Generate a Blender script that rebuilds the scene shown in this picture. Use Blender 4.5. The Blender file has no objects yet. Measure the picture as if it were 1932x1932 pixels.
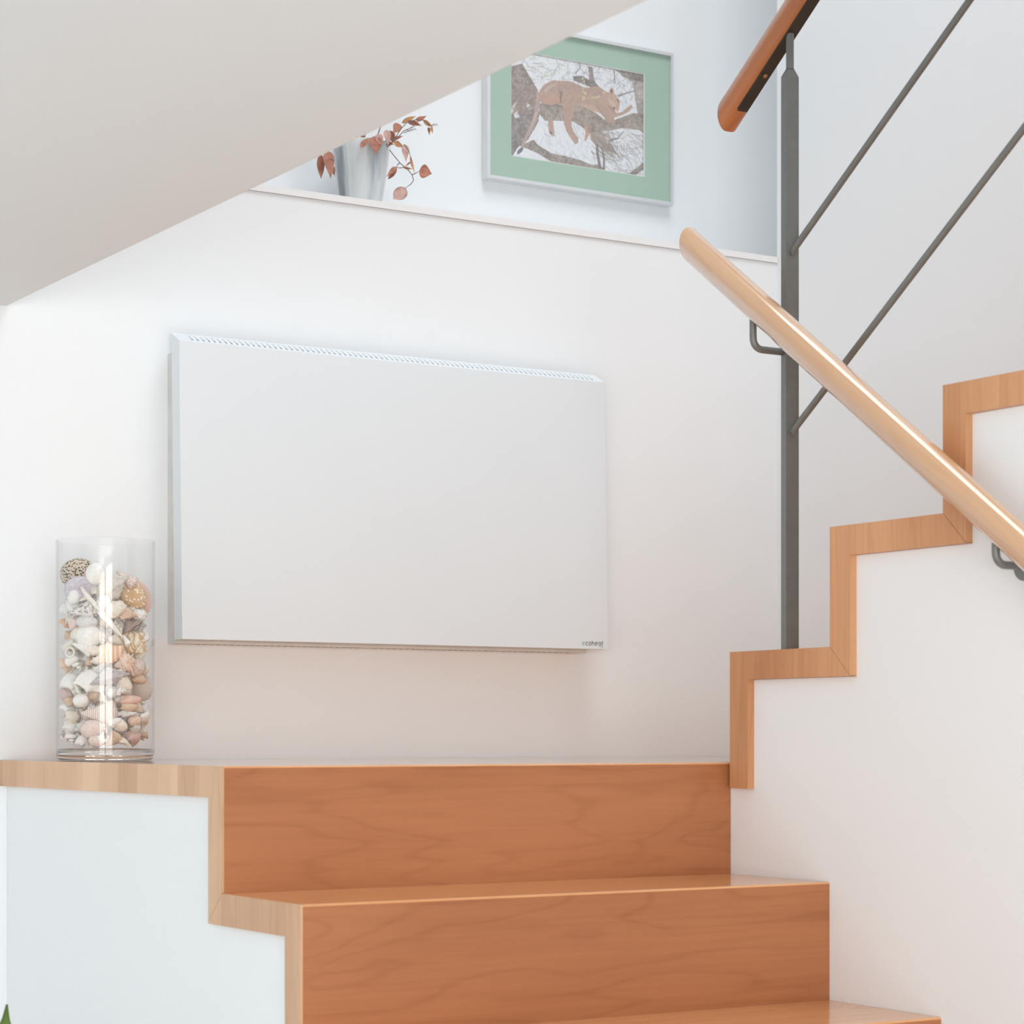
import bpy, bmesh, math, random
from mathutils import Vector, Matrix, noise as mnoise
import numpy as np

scn = bpy.context.scene
col = scn.collection
ZL = 1.44            # height of the quarter landing above the lower floor

# ------------------------------------------------------------------ camera
cam_d = bpy.data.cameras.new('camera')
cam = bpy.data.objects.new('camera', cam_d)
col.objects.link(cam)
cam_d.sensor_fit = 'HORIZONTAL'
cam_d.sensor_width = 36.0
cam_d.lens = 4294.2 / 1932.0 * 36.0
cam_d.shift_x = 0.0
cam_d.shift_y = (1389.73 - 966.0) / 1932.0
cam.location = (-2.2375, -2.9417, ZL + 0.0415)
cam.rotation_euler = (math.radians(90), 0, -0.5544)
cam_d.clip_start = 0.05
cam_d.dof.use_dof = True
cam_d.dof.focus_distance = 4.05
cam_d.dof.aperture_fstop = 9.0
scn.camera = cam

# ------------------------------------------------------------------ world, windows, exposure
world = bpy.data.worlds.new('overcast_sky')
scn.world = world
world.use_nodes = True
world.node_tree.nodes['Background'].inputs['Color'].default_value = (0.965, 0.985, 1.0, 1)
world.node_tree.nodes['Background'].inputs['Strength'].default_value = 0.52

def window_light(name, loc, rot, sx, sy, energy, color):
    d = bpy.data.lights.new(name, 'AREA')
    d.shape = 'RECTANGLE'; d.size = sx; d.size_y = sy; d.energy = energy; d.color = color
    o = bpy.data.objects.new(name, d); col.objects.link(o)
    o.location = loc; o.rotation_euler = rot
    return o
R90 = math.radians(90)
# daylight through the glazed doors on the left side and behind the camera
window_light('daylight_left_door', (-5.05, -1.6, ZL - 0.10), (0, -R90, 0), 1.5, 1.5, 7, (1.0, 0.985, 0.955))
window_light('daylight_left_door', (-5.05, -3.7, ZL - 0.10), (0, -R90, 0), 1.5, 1.5, 7, (1.0, 0.985, 0.955))
window_light('daylight_rear_door', (-4.1, -5.05, ZL + 0.05), (R90, 0, 0), 1.6, 1.4, 65, (1.0, 0.985, 0.955))
window_light('daylight_rear_door', (-2.2, -5.05, ZL + 0.05), (R90, 0, 0), 1.6, 1.4, 65, (1.0, 0.985, 0.955))
window_light('skylight', (0.06, -0.5, ZL + 3.2), (0, 0, 0), 1.05, 1.6, 38, (0.95, 0.98, 1.0))

scn.view_settings.view_transform = 'Standard'
scn.view_settings.look = 'None'
scn.view_settings.gamma = 1.0
scn.view_settings.use_curve_mapping = False
scn.view_settings.exposure = 0.03
scn.cycles.max_bounces = 12
scn.cycles.diffuse_bounces = 6
scn.cycles.transparent_max_bounces = 16
scn.cycles.caustics_refractive = True

# ------------------------------------------------------------------ materials
def srgb(r, g, b):
    f = lambda c: (c / 255 / 12.92) if c / 255 <= 0.04045 else ((c / 255 + 0.055) / 1.055) ** 2.4
    return (f(r), f(g), f(b), 1.0)

class NT:
    def __init__(s, name):
        s.m = bpy.data.materials.new(name); s.m.use_nodes = True
        s.t = s.m.node_tree; s.n = s.t.nodes; s.l = s.t.links
        s.b = s.n['Principled BSDF']
    def node(s, typ, **kw):
        x = s.n.new(typ)
        for k, v in kw.items():
            if k in x.inputs: x.inputs[k].default_value = v
            else: setattr(x, k, v)
        return x
    def link(s, a, b): s.l.new(a, b)
    def coord(s, out='Object', scale=(1, 1, 1), rot=(0, 0, 0), loc=(0, 0, 0)):
        tc = s.n.new('ShaderNodeTexCoord'); v = tc.outputs[out]
        if any(rot):
            m0 = s.n.new('ShaderNodeMapping'); m0.inputs['Rotation'].default_value = rot
            s.link(v, m0.inputs['Vector']); v = m0.outputs['Vector']
        mp = s.n.new('ShaderNodeMapping')
        mp.inputs['Scale'].default_value = scale; mp.inputs['Location'].default_value = loc
        s.link(v, mp.inputs['Vector']); return mp.outputs['Vector']
    def noise(s, vec, scale, detail=4, rough=0.5, dist=0.0):
        x = s.n.new('ShaderNodeTexNoise')
        x.inputs['Scale'].default_value = scale; x.inputs['Detail'].default_value = detail
        x.inputs['Roughness'].default_value = rough; x.inputs['Distortion'].default_value = dist
        s.link(vec, x.inputs['Vector']); return x.outputs['Fac']
    def ramp(s, fac, stops):
        x = s.n.new('ShaderNodeValToRGB'); cr = x.color_ramp
        while len(cr.elements) < len(stops): cr.elements.new(0.5)
        for e, (p, c) in zip(cr.elements, stops): e.position = p; e.color = c
        s.link(fac, x.inputs['Fac']); return x.outputs['Color']
    def math(s, op, a, b=None, c=None):
        x = s.n.new('ShaderNodeMath'); x.operation = op
        for i, v in enumerate((a, b, c)):
            if v is None: continue
            if isinstance(v, (int, float)): x.inputs[i].default_value = v
            else: s.link(v, x.inputs[i])
        return x.outputs[0]
    def mix(s, fac, a, b, blend='MIX'):
        x = s.n.new('ShaderNodeMix'); x.data_type = 'RGBA'; x.blend_type = blend
        for i, v in ((0, fac), (6, a), (7, b)):
            if isinstance(v, (int, float)): x.inputs[i].default_value = v
            elif isinstance(v, tuple): x.inputs[i].default_value = v
            else: s.link(v, x.inputs[i])
        return x.outputs[2]
    def bump(s, h, strength, dist=0.001):
        x = s.n.new('ShaderNodeBump'); x.inputs['Strength'].default_value = strength
        x.inputs['Distance'].default_value = dist
        s.link(h, x.inputs['Height']); s.link(x.outputs['Normal'], s.b.inputs['Normal'])
    def base(s, c):
        if isinstance(c, tuple): s.b.inputs['Base Color'].default_value = c
        else: s.link(c, s.b.inputs['Base Color'])
        return s
    def set(s, **kw):
        for k, v in kw.items(): s.b.inputs[k.replace('_', ' ')].default_value = v
        return s

def plaster(name, c, bump=0.15):
    t = NT(name); t.set(Roughness=0.85)
    v = t.coord('Object')
    n = t.noise(v, 1.3, 3)
    t.base(t.ramp(n, [(0.3, (c[0] * .985, c[1] * .985, c[2] * .985, 1)), (0.7, c)]))
    t.bump(t.noise(v, 260, 3), bump, 0.0004)
    return t.m

def wood(name, dark, light, sc, rough, lines=0.5, coat=0.0, rot=(0, 0, 0), blocks=0.0, loc=(0, 0, 0)):
    """long-grained wood; sc stretches the figure, the grain runs along the axis with the small scale"""
    t = NT(name)
    v = t.coord('Object', scale=sc, rot=rot, loc=loc)
    n1 = t.noise(v, 1.0, 2.5, 0.45, 0.25)
    fig = t.math('SINE', t.math('MULTIPLY', n1, 62.0))
    fig = t.math('POWER', t.math('MULTIPLY_ADD', fig, 0.5, 0.5), 9.0)
    v2 = t.coord('Object', scale=tuple(x * (14 if x > 2 else 3) for x in sc), rot=rot)
    streak = t.noise(v2, 1.0, 4, 0.6)
    tone = t.noise(v, 0.55, 2, 0.5)
    f = t.math('ADD', t.math('MULTIPLY', tone, 0.95), t.math('MULTIPLY', streak, 0.35))
    f = t.math('SUBTRACT', f, t.math('MULTIPLY', fig, 0.22 * lines))
    if blocks:
        tc = t.coord('Object', scale=(1, 1, 1))
        sx = t.node('ShaderNodeSeparateXYZ'); t.link(tc, sx.inputs[0])
        b = t.math('FLOOR', t.math('MULTIPLY', t.math('ADD', sx.outputs['Y'], t.math('MULTIPLY', sx.outputs['Z'], 0.02)), 13.0))
        wn = t.node('ShaderNodeTexWhiteNoise', noise_dimensions='1D'); t.link(b, wn.inputs['W'])
        f = t.math('ADD', f, t.math('MULTIPLY', t.math('SUBTRACT', wn.outputs['Value'], 0.5), blocks))
    t.base(t.ramp(f, [(0.25, dark), (0.95, light)]))
    t.set(Roughness=rough)
    if coat: t.set(Coat_Weight=coat, Coat_Roughness=0.08)
    return t.m

def plain(name, c, rough=0.5, metal=0.0, var=0.06, scale=30, **kw):
    t = NT(name); v = t.coord('Object')
    n = t.noise(v, scale, 3)
    d = tuple(x * (1 - var) for x in c[:3]) + (1,)
    l = tuple(min(1, x * (1 + var)) for x in c[:3]) + (1,)
    t.base(t.ramp(n, [(0.3, d), (0.7, l)])); t.set(Roughness=rough, Metallic=metal, **kw)
    return t.m

M = {}
M['wall'] = plaster('white_plaster', (0.838, 0.868, 0.890, 1))
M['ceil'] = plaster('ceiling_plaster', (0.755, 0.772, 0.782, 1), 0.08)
M['lacquer'] = plain('white_lacquer', (0.84, 0.845, 0.85, 1), 0.35, var=0.01)
M['floor'] = plain('pale_stone_floor', srgb(228, 227, 225), 0.4, var=.02, scale=3)
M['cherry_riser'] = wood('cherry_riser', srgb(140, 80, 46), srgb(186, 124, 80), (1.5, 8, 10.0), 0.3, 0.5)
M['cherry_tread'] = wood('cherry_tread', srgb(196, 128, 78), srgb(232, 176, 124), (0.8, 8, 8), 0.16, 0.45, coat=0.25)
M['landing'] = wood('cherry_landing', srgb(196, 128, 78), srgb(232, 176, 124), (0.8, 8, 8), 0.09, 0.45, coat=1.0)
M['cherry_edge'] = wood('cherry_edge', srgb(186, 140, 106), srgb(226, 188, 152), (9, 12, 1.2), 0.42, 0.5, blocks=0.42)  # block grain; the lit side's brightness is put into these tones
M['cherry_edge_up'] = wood('cherry_edge_upper', srgb(184, 126, 84), srgb(222, 170, 126), (9, 12, 1.2), 0.42, 0.5, blocks=0.36, loc=(3, 1, 2))
M['rail_light'] = wood('handrail_maple', srgb(190, 142, 104), srgb(222, 184, 148), (9, 1.0, 9), 0.16, 0.35, coat=1.0, rot=(math.radians(-36), 0, 0))
M['rail_dark'] = wood('handrail_cherry', srgb(164, 92, 52), srgb(210, 140, 92), (9, 1.0, 9), 0.26, 0.5, coat=0.2, rot=(math.radians(36), 0, 0))
M['steel'] = plain('grey_painted_steel', srgb(122, 125, 123), 0.42, 0.35, 0.05, 60)
M['steel_dark'] = plain('dark_steel_strip', srgb(62, 58, 52), 0.45, 0.4, 0.12, 40)
M['brass'] = plain('brass_screw', srgb(196, 150, 100), 0.3, 0.6)
M['heater'] = plain('heater_white_enamel', (0.735, 0.785, 0.82, 1), 0.42, var=0.006, scale=5)
M['heater_in'] = plain('heater_inside_grey', srgb(150, 156, 160), 0.7)
M['heater_box'] = plain('heater_rear_box', srgb(214, 212, 209), 0.6)
M['logo_dark'] = plain('logo_dark_ink', srgb(52, 56, 60), 0.6)
M['logo_green'] = plain('logo_green_ink', srgb(128, 176, 146), 0.6)
M['frame'] = plain('silver_aluminium_frame', srgb(222, 224, 226), 0.32, 0.35, 0.02)
M['mat'] = plain('green_mount_board', srgb(176, 204, 188), 0.75, var=0.01)
M['bevelcut'] = plain('mount_cut_white', srgb(240, 240, 238), 0.7)

def glass_thin(name, tint=(0.97, 0.985, 0.985, 1), gain=1.0):
    t = NT(name); t.n.remove(t.b)
    tr = t.node('ShaderNodeBsdfTransparent'); tr.inputs[0].default_value = tint
    gl = t.node('ShaderNodeBsdfGlossy'); gl.inputs['Roughness'].default_value = 0.0
    geo = t.node('ShaderNodeNewGeometry')      # a thin sheet: the same reflection from either side
    fr = t.node('ShaderNodeFresnel')
    t.link(t.math('MULTIPLY_ADD', geo.outputs['Backfacing'], 1/1.45 - 1.45, 1.45), fr.inputs['IOR'])
    f = t.math('MULTIPLY', fr.outputs[0], gain)
    mx = t.node('ShaderNodeMixShader')
    t.link(f, mx.inputs[0]); t.link(tr.outputs[0], mx.inputs[1]); t.link(gl.outputs[0], mx.inputs[2])
    t.link(mx.outputs[0], t.n['Material Output'].inputs['Surface'])
    return t.m
M['pane'] = glass_thin('picture_glass', (0.99, 0.99, 0.99, 1))
M['jar'] = glass_thin('jar_glass', (0.992, 0.996, 0.996, 1), 0.9)
t = NT('jar_base_glass'); t.base((0.98, 0.99, 0.985, 1)); t.set(Roughness=0.0, IOR=1.42, Transmission_Weight=1.0); M['jar_base'] = t.m

# ------------------------------------------------------------------ mesh helpers
def bm_box(bm, x0, x1, y0, y1, z0, z1):
    vs = [bm.verts.new(p) for p in ((x0,y0,z0),(x1,y0,z0),(x1,y1,z0),(x0,y1,z0),(x0,y0,z1),(x1,y0,z1),(x1,y1,z1),(x0,y1,z1))]
    for f in ((0,3,2,1),(4,5,6,7),(0,1,5,4),(1,2,6,5),(2,3,7,6),(3,0,4,7)):
        bm.faces.new([vs[i] for i in f])
def bm_prism(bm, prof, axis, a, b):
    """extrude a closed 2-D profile along axis x, y or z from a to b"""
    def P(u, v, w): return {'x': (w, u, v), 'y': (u, w, v), 'z': (u, v, w)}[axis]
    A = [bm.verts.new(P(u, v, a)) for u, v in prof]; B = [bm.verts.new(P(u, v, b)) for u, v in prof]
    n = len(prof)
    bm.faces.new(A[::-1]); bm.faces.new(B)
    for i in range(n): bm.faces.new((A[i], A[(i+1)%n], B[(i+1)%n], B[i]))
def bm_tube(bm, pts, r, seg=12, cap=True, closed=False):
    pts = [Vector(p) for p in pts]; n = len(pts)
    rs = r if isinstance(r, (list, tuple)) else [r] * n
    rings = []; up = None
    for i, p in enumerate(pts):
        d = (pts[min(i+1, n-1)] - pts[max(i-1, 0)]).normalized()
        if up is None:
            up = Vector((0,0,1)) if abs(d.z) < .9 else Vector((1,0,0))
        x = d.cross(up).normalized(); up = x.cross(d).normalized()
        rings.append([bm.verts.new(p + (x*math.cos(a) + up*math.sin(a))*rs[i]) for a in (2*math.pi*k/seg for k in range(seg))])
    for i in range(n-1):
        for k in range(seg):
            bm.faces.new((rings[i][k], rings[i][(k+1)%seg], rings[i+1][(k+1)%seg], rings[i+1][k]))
    if cap:
        bm.faces.new(rings[0][::-1]); bm.faces.new(rings[-1])
    return rings
def bm_lathe(bm, prof, seg=48, axis='z', rfun=None, close=False):
    """revolve (r, h) pairs about an axis"""
    rings = []
    for i, (r, h) in enumerate(prof):
        ring = []
        for k in range(seg):
            a = 2*math.pi*k/seg
            rr = r * (rfun(h, a) if rfun else 1)
            p = (rr*math.cos(a), rr*math.sin(a), h)
            if axis == 'x': p = (h, rr*math.cos(a), rr*math.sin(a))
            ring.append(bm.verts.new(p))
        rings.append(ring)
    nr = len(rings)
    for i in range(nr - (0 if close else 1)):
        A, B = rings[i], rings[(i+1) % nr]
        for k in range(seg): bm.faces.new((A[k], A[(k+1)%seg], B[(k+1)%seg], B[k]))
    if not close:
        bm.faces.new(rings[0][::-1]); bm.faces.new(rings[-1])
def mesh_of(name, bm, mat, smooth=False, bevel=0.0, seg=2):
    if bevel:
        es = [e for e in bm.edges if len(e.link_faces) == 2 and e.calc_face_angle(0) > 0.5]
        bmesh.ops.bevel(bm, geom=es, offset=bevel, segments=seg, affect='EDGES', profile=0.5)
    bmesh.ops.recalc_face_normals(bm, faces=bm.faces)
    me = bpy.data.meshes.new(name); bm.to_mesh(me); bm.free()
    for m in (mat if isinstance(mat, list) else [mat]): me.materials.append(m)
    if smooth:
        for p in me.polygons: p.use_smooth = True
        if smooth != 'all':
            me.set_sharp_from_angle(angle=math.radians(35))
    return me
def obj(name, bm, mat, parent=None, smooth=False, bevel=0.0, label=None, seg=2):
    """mesh given in scene coordinates relative to the landing; parent things sit at the landing origin"""
    me = bm if isinstance(bm, bpy.types.Mesh) else mesh_of(name, bm, mat, smooth, bevel, seg)
    o = bpy.data.objects.new(name, me); col.objects.link(o)
    if parent:
        o.parent = parent
        w = parent
        off = Vector((0, 0, 0))
        while w: off += w.location; w = w.parent
        o.location = Vector((0, 0, ZL)) - off
    else: o.location = (0, 0, ZL)
    if label: o['label'] = label
    return o
def thing(name, label, cat, loc, group=None):
    o = bpy.data.objects.new(name, None); col.objects.link(o)
    o.location = (loc[0], loc[1], loc[2] + ZL); o.empty_display_size = 0.05
    o['label'] = label; o['category'] = cat
    if group: o['group'] = group
    return o
def tag(o, label, cat, group=None):
    o['label'] = label; o['category'] = cat
    if group: o['group'] = group
    return o
def struct(o, label=None, cat='structure'):
    o['kind'] = 'structure'; o['category'] = cat
    if label: o['label'] = label
    return o
def box(name, dims, mat, parent=None, bevel=0.0, label=None, seg=2):
    bm = bmesh.new(); bm_box(bm, *dims)
    return obj(name, bm, mat, parent, bevel=bevel, label=label, seg=seg)

# ------------------------------------------------------------------ room shell
W = 0.897; G = 0.2476; RI = 0.18; G2 = 0.2492; TT = 0.0452; TR = 0.0466
L = 0.935; Y1 = -0.0144; XT = -0.0131; XO = 0.836; LEDGE = 1.0628; FL = -1.44
XC = -0.8767; ZC = 0.80; SLAB = 1.0628
struct(box('floor', (-5.3, 1.2, -5.3, 1.0, FL - 0.1, FL), M['floor']), 'pale stone lower floor', 'floor')
struct(box('wall_back', (-5.3, XO + .2, L, 1.12, -TT, LEDGE), M['wall']), 'white half-height wall behind the panel heater', 'wall')
struct(box('wall_back', (-5.3, XO, 0.92, 1.12, FL, -TT), M['wall']), 'white wall base under the landing', 'wall')
struct(box('trim_1', (-5.3, XO - .0015, L - 0.004, 1.235, LEDGE + 0.0005, LEDGE + 0.0132), M['lacquer'], bevel=0.0015), 'thin white cap board along the top of the half wall', 'ledge')
struct(box('wall_rear', (-5.3, 1.7, 1.235, 1.36, LEDGE, 3.4), M['wall']), 'white upper wall behind the vase and the framed picture', 'wall')
struct(box('wall_side', (1.55, 1.7, L, 1.235, LEDGE, 3.4), M['wall']), 'white end wall of the upper recess', 'wall')
struct(box('wall_right', (XO, XO + .2, -5.3, L, FL, 3.4), M['wall']), 'tall white outer wall beyond the upper stair flight', 'wall')
# ceiling slabs with a rounded plaster arris at the stair opening
def slab(name, prof, a, b):
    bm = bmesh.new(); bm_prism(bm, prof, 'y', a, b); return obj(name, bm, M['ceil'])
arr = [(XC - .012 + .012*math.sin(q), ZC + .012 - .012*math.cos(q)) for q in (math.radians(x) for x in range(0, 91, 15))]
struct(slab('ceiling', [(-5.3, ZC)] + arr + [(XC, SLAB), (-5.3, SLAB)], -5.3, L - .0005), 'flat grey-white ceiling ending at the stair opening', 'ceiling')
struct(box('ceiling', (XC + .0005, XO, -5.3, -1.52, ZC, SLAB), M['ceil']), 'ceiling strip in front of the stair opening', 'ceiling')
# lower room walls with openings for the glazed doors
def wall_open(name, x_is, at, lo, hi, openings, thick, z1, label):
    bm = bmesh.new(); cur = lo
    def add(a, b, za, zb):
        if x_is: bm_box(bm, at - thick, at, a, b, za, zb)
        else: bm_box(bm, a, b, at - thick, at, za, zb)
    for a, b in openings:
        add(cur, a, FL, z1); add(a, b, 0.76, z1); cur = b
    add(cur, hi, FL, z1)
    return struct(obj(name, bm, M['wall']), label, 'wall')
wall_open('wall_left', True, -5.1, -5.3, 1.0, [(-4.45, -2.95), (-2.35, -0.85)], .2, ZC, 'white left room wall with two door openings')
wall_open('wall_front', False, -5.1, -5.1, XO, [(-4.9, -3.3), (-3.0, -1.4)], .2, ZC, 'white room wall with two door openings behind the camera')

# ------------------------------------------------------------------ lower flight and landing
def stair_wall(name, x0, x1, prof, label):
    bm = bmesh.new(); bm_prism(bm, prof, 'x', x0, x1)
    return struct(obj(name, bm, M['wall']), label, 'wall')
NL = 8
prof = [(0.919, FL), (0.919, -TT - .0005), (TR + .0005, -TT - .0005)]
for k in range(1, NL):
    prof += [(-(k-1)*G + TR + .0005, -k*RI - TT - .0005), (-k*G + TR + .0005, -k*RI - TT - .0005)]
prof += [(-(NL-1)*G + TR + .0005, FL)]
stair_wall('wall_left', -0.888, -0.78, prof, 'white side wall under the lower stair flight and landing')

lower = thing('staircase', 'lower cherry wood stair flight climbing to the landing', 'stairs', (-0.45, -0.9, FL))
for k in range(NL):
    y = -k*G; z = -k*RI
    zb = z - RI if k < NL-1 else FL
    # riser board with a mitred foot
    bm = bmesh.new()
    foot = [(y, zb), (y + TR, zb - TT)] if k < NL-1 else [(y, FL), (y + TR, FL)]
    bm_prism(bm, foot + [(y + TR, z - .0032), (y, z - .0032)], 'x', -0.8934, -0.0005)
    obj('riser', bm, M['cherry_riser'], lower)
    # tread board
    bm = bmesh.new()
    nose = [(y + .0032, z), (y + .0012, z - .0008), (y, z - .0031), (y + TR, z - .0031)]     # thin glossy lip over the riser
    if k == 0:
        bm_prism(bm, [(y + TR, -TT), (L - .0005, -TT), (L - .0005, 0)] + nose, 'x', -0.8934, -0.0005)
        bm_prism(bm, [(y + TR, -TT), (L - .0005, -TT), (L - .0005, 0), (y + TR, 0)], 'x', -0.0005, XO - .0005)
    else: bm_prism(bm, [(y + TR, z - TT), (y + G + TR, z - TT), (y + G, z)] + nose, 'x', -0.8934, -0.0005)
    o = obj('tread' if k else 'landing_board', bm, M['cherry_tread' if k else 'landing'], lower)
    # side edge strips, block-grained, paler with daylight put into the colour, seen on the open side
    bm = bmesh.new()
    gap = [(p[0], p[1] + .0011) for p in foot]
    bm_prism(bm, gap + [(y + TR, z - TT), (y + TR, z), (y, z)], 'x', -W, -0.8935)
    obj('riser_edge', bm, M['cherry_edge'], lower, bevel=0.0007, seg=1, label='pale edge strip on the open side of a riser' if k == 0 else None)
    bm = bmesh.new()
    if k == 0: bm_prism(bm, [(y + TR, -TT), (L - .0004, -TT), (L - .0004, 0), (y + TR, 0)], 'x', -W, -0.8935)
    else: bm_prism(bm, [(y + TR, z - TT), (y + G + TR, z - TT), (y + G, z), (y + TR, z)], 'x', -W, -0.8935)
    obj('tread_edge', bm, M['cherry_edge'], lower, bevel=0.0007, seg=1)

# ------------------------------------------------------------------ upper flight (rises towards the camera on the right)
zt = [0.0, 0.1775, 0.359, 0.541, 0.7225, 0.904, SLAB]
NU = 6
prof = [(0.0, FL), (0.0, -0.0415)]
prof = [(Y1 - TR + .0005, -0.0415)]
for k in range(1, NU + 1):
    yb = Y1 - (k-1)*G2 - TR; prof += [(yb + .0005, zt[k] - TT - .0005), (Y1 - k*G2 - TR + .0005 if k < NU else -1.519, zt[k] - TT - .0005)]
# the wall under the steps: closed down to the floor
poly = [(L - .016, FL), (L - .016, -TT - .0005), (0.0, -TT - .0005), (0.0, -0.0418), (Y1 - TR, -0.0418)]
for k in range(1, NU + 1):
    yb = Y1 - (k-1)*G2 - TR
    poly += [(yb, zt[k] - TT - .0004), ((Y1 - k*G2 - TR) if k < NU else -1.519, zt[k] - TT - .0004)]
poly += [(-1.519, FL)]
stair_wall('wall_right', 0.0, 0.09, poly, 'white side wall closing the upper stair flight, right of the lower steps')

upper = thing('staircase', 'upper cherry wood stair flight seen from its side at right', 'stairs', (0.4, -0.7, 0))
for k in range(NU):
    y = Y1 - k*G2; z0 = zt[k]; z1 = zt[k+1]
    foot = [(y, z0), (y - TR, z0 - TT)] if k else [(y, -0.0415), (y - TR, -0.0415)]
    bm = bmesh.new()
    bm_prism(bm, ([(y, z0), (y - TR, z0 - TT)] if k else [(y, 0.0005), (y - TR, 0.0005)]) + [(y - TR, z1), (y, z1)], 'x', 0.0005, XO - .0005)
    obj('riser', bm, M['cherry_riser'], upper)
    bm = bmesh.new()
    ye = y - G2 if k < NU-1 else -1.519
    yi = ye - TR if k < NU-1 else ye
    pr = [(y - TR, z1 - TT), (yi, z1 - TT), (ye, z1), (y - TR, z1)]
    bm_prism(bm, pr, 'x', 0.0005, XO - .0005)
    obj('tread', bm, M['cherry_tread'], upper)
    bm = bmesh.new()
    bm_prism(bm, [(p[0], p[1] + (.0011 if k else 0)) for p in foot] + [(y - TR, z1 - TT), (y - TR, z1), (y, z1)], 'x', XT, 0.0)
    obj('riser_edge', bm, M['cherry_edge_up'], upper, bevel=0.0009, seg=1)
    bm = bmesh.new(); bm_prism(bm, pr, 'x', XT, 0.0)
    obj('tread_edge', bm, M['cherry_edge_up'], upper, bevel=0.0009, seg=1)

# ------------------------------------------------------------------ steel balustrade with dark handrail
SL = 0.714
XP = 0.0145; YP = -0.1335
rail = thing('stair_railing', 'grey steel balustrade post and bars under a dark cherry handrail', 'railing', (XP, YP, zt[1]))
def post(y, zb, ztop):
    hx = 0.0128; hy = 0.0062
    bm = bmesh.new(); bm_box(bm, XP - hx, XP + hx, y - hy, y + hy, zb, ztop)
    p = obj('post', bm, M['steel'], rail, bevel=0.0008, seg=1)
    bm = bmesh.new()                         # tapered shoulder
    a = [(XP-hx, y-hy), (XP+hx, y-hy), (XP+hx, y+hy), (XP-hx, y+hy)]
    b = [(XP + .0056*math.cos(q), y + .0056*math.sin(q)) for q in (math.radians(v) for v in (225, 315, 45, 135))]
    A = [bm.verts.new((u, v, ztop)) for u, v in a]; B = [bm.verts.new((u, v, ztop + .0145)) for u, v in b]
    bm.faces.new(A[::-1]); bm.faces.new(B)
    for i in range(4): bm.faces.new((A[i], A[(i+1)%4], B[(i+1)%4], B[i]))
    obj('post_shoulder', bm, M['steel'], rail, bevel=0.0006, seg=1)
    bm = bmesh.new(); bm_tube(bm, [(XP, y, ztop + .0125), (XP, y, ztop + .068)], 0.0062, 16)
    obj('post_neck', bm, M['steel'], rail, smooth=True)
post(YP, zt[1], 1.0765)
post(YP - 4*G2, zt[5], 1.0765 + 4*G2*SL)
for zb, ye in ((0.801, -0.1385), (0.5185, -0.1385)):
    bm = bmesh.new(); y2 = YP - 4*G2 + .002
    bm_tube(bm, [(XP, ye, zb), (XP, y2, zb + (ye - y2)*SL)], 0.0053, 16)
    b = obj('bar', bm, M['steel'], rail, smooth=True)
    bm = bmesh.new()                         # weld bead where the bar meets the post
    bm_tube(bm, [(XP, ye - .0022, zb - .004), (XP, ye - .005, zb + .001), (XP, ye - .0022, zb + .0075)], [.0035, .0072, .003], 10)
    obj('weld', bm, M['steel'], b, smooth=True)
# dark handrail: flattened round section, plumb cut at the lower end
def rail_prism(name, xc, yz0, yz1, rx, rz, mat, parent, slope, flat=None, n=36):
    """section in the x-z plane swept along the slope from y0 to y1"""
    (y0, z0), (y1, z1) = yz0, yz1
    bm = bmesh.new(); prof = []
    for k in range(n):
        a = 2*math.pi*k/n
        u = rx*math.copysign(abs(math.cos(a))**0.92, math.cos(a)); v = rz*math.sin(a)
        if flat is not None and v < flat: v = flat + (v - flat)*0.25
        prof.append((u, v))
    rings = []
    for y, z, s in ((y0 + .0012, z0 - .0012*0, .965), (y0, z0, 1.0), (y1, z1, 1.0)):
        rings.append([bm.verts.new((xc + u*s, y, z + v*s)) for u, v in prof])
    for i in range(2):
        for k in range(n): bm.faces.new((rings[i][k], rings[i][(k+1)%n], rings[i+1][(k+1)%n], rings[i+1][k]))
    bm.faces.new(rings[0][::-1]); bm.faces.new(rings[-1])
    return obj(name, bm, mat, parent, smooth=True)
ZR = 1.1405 + .0315      # axis height of the dark rail above the post
y0 = 0.030; y1 = -1.30
XR = XP + .0035
rail_prism('handrail', XR, (y0, ZR - (y0 - YP)*SL), (y1, ZR - (y1 - YP)*SL), 0.0225, 0.0285, M['rail_dark'], rail, SL, flat=-0.0262)
bm = bmesh.new(); ya = -0.008
zs = ZR - .0285 + .0050
bm_prism(bm, [(ya, zs - (ya - YP)*SL - .0065), (ya, zs - (ya - YP)*SL + .003), (y1, zs - (y1 - YP)*SL + .003), (y1, zs - (y1 - YP)*SL - .0065)], 'x', XR - .0105, XR + .0088)
strip = obj('rail_strip', bm, M['steel_dark'], rail, label='dark flat steel strip under the handrail')
bm = bmesh.new(); ysc = -0.068
cs = Vector((XR - .001, ysc, zs - (ysc - YP)*SL - .0066)); nn = Vector((0, -SL, -1)).normalized()
bm_tube(bm, [cs, cs + nn*.0012], [.0036, .0030], 14)
obj('screw', bm, M['brass'], strip, smooth=True)

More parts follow.
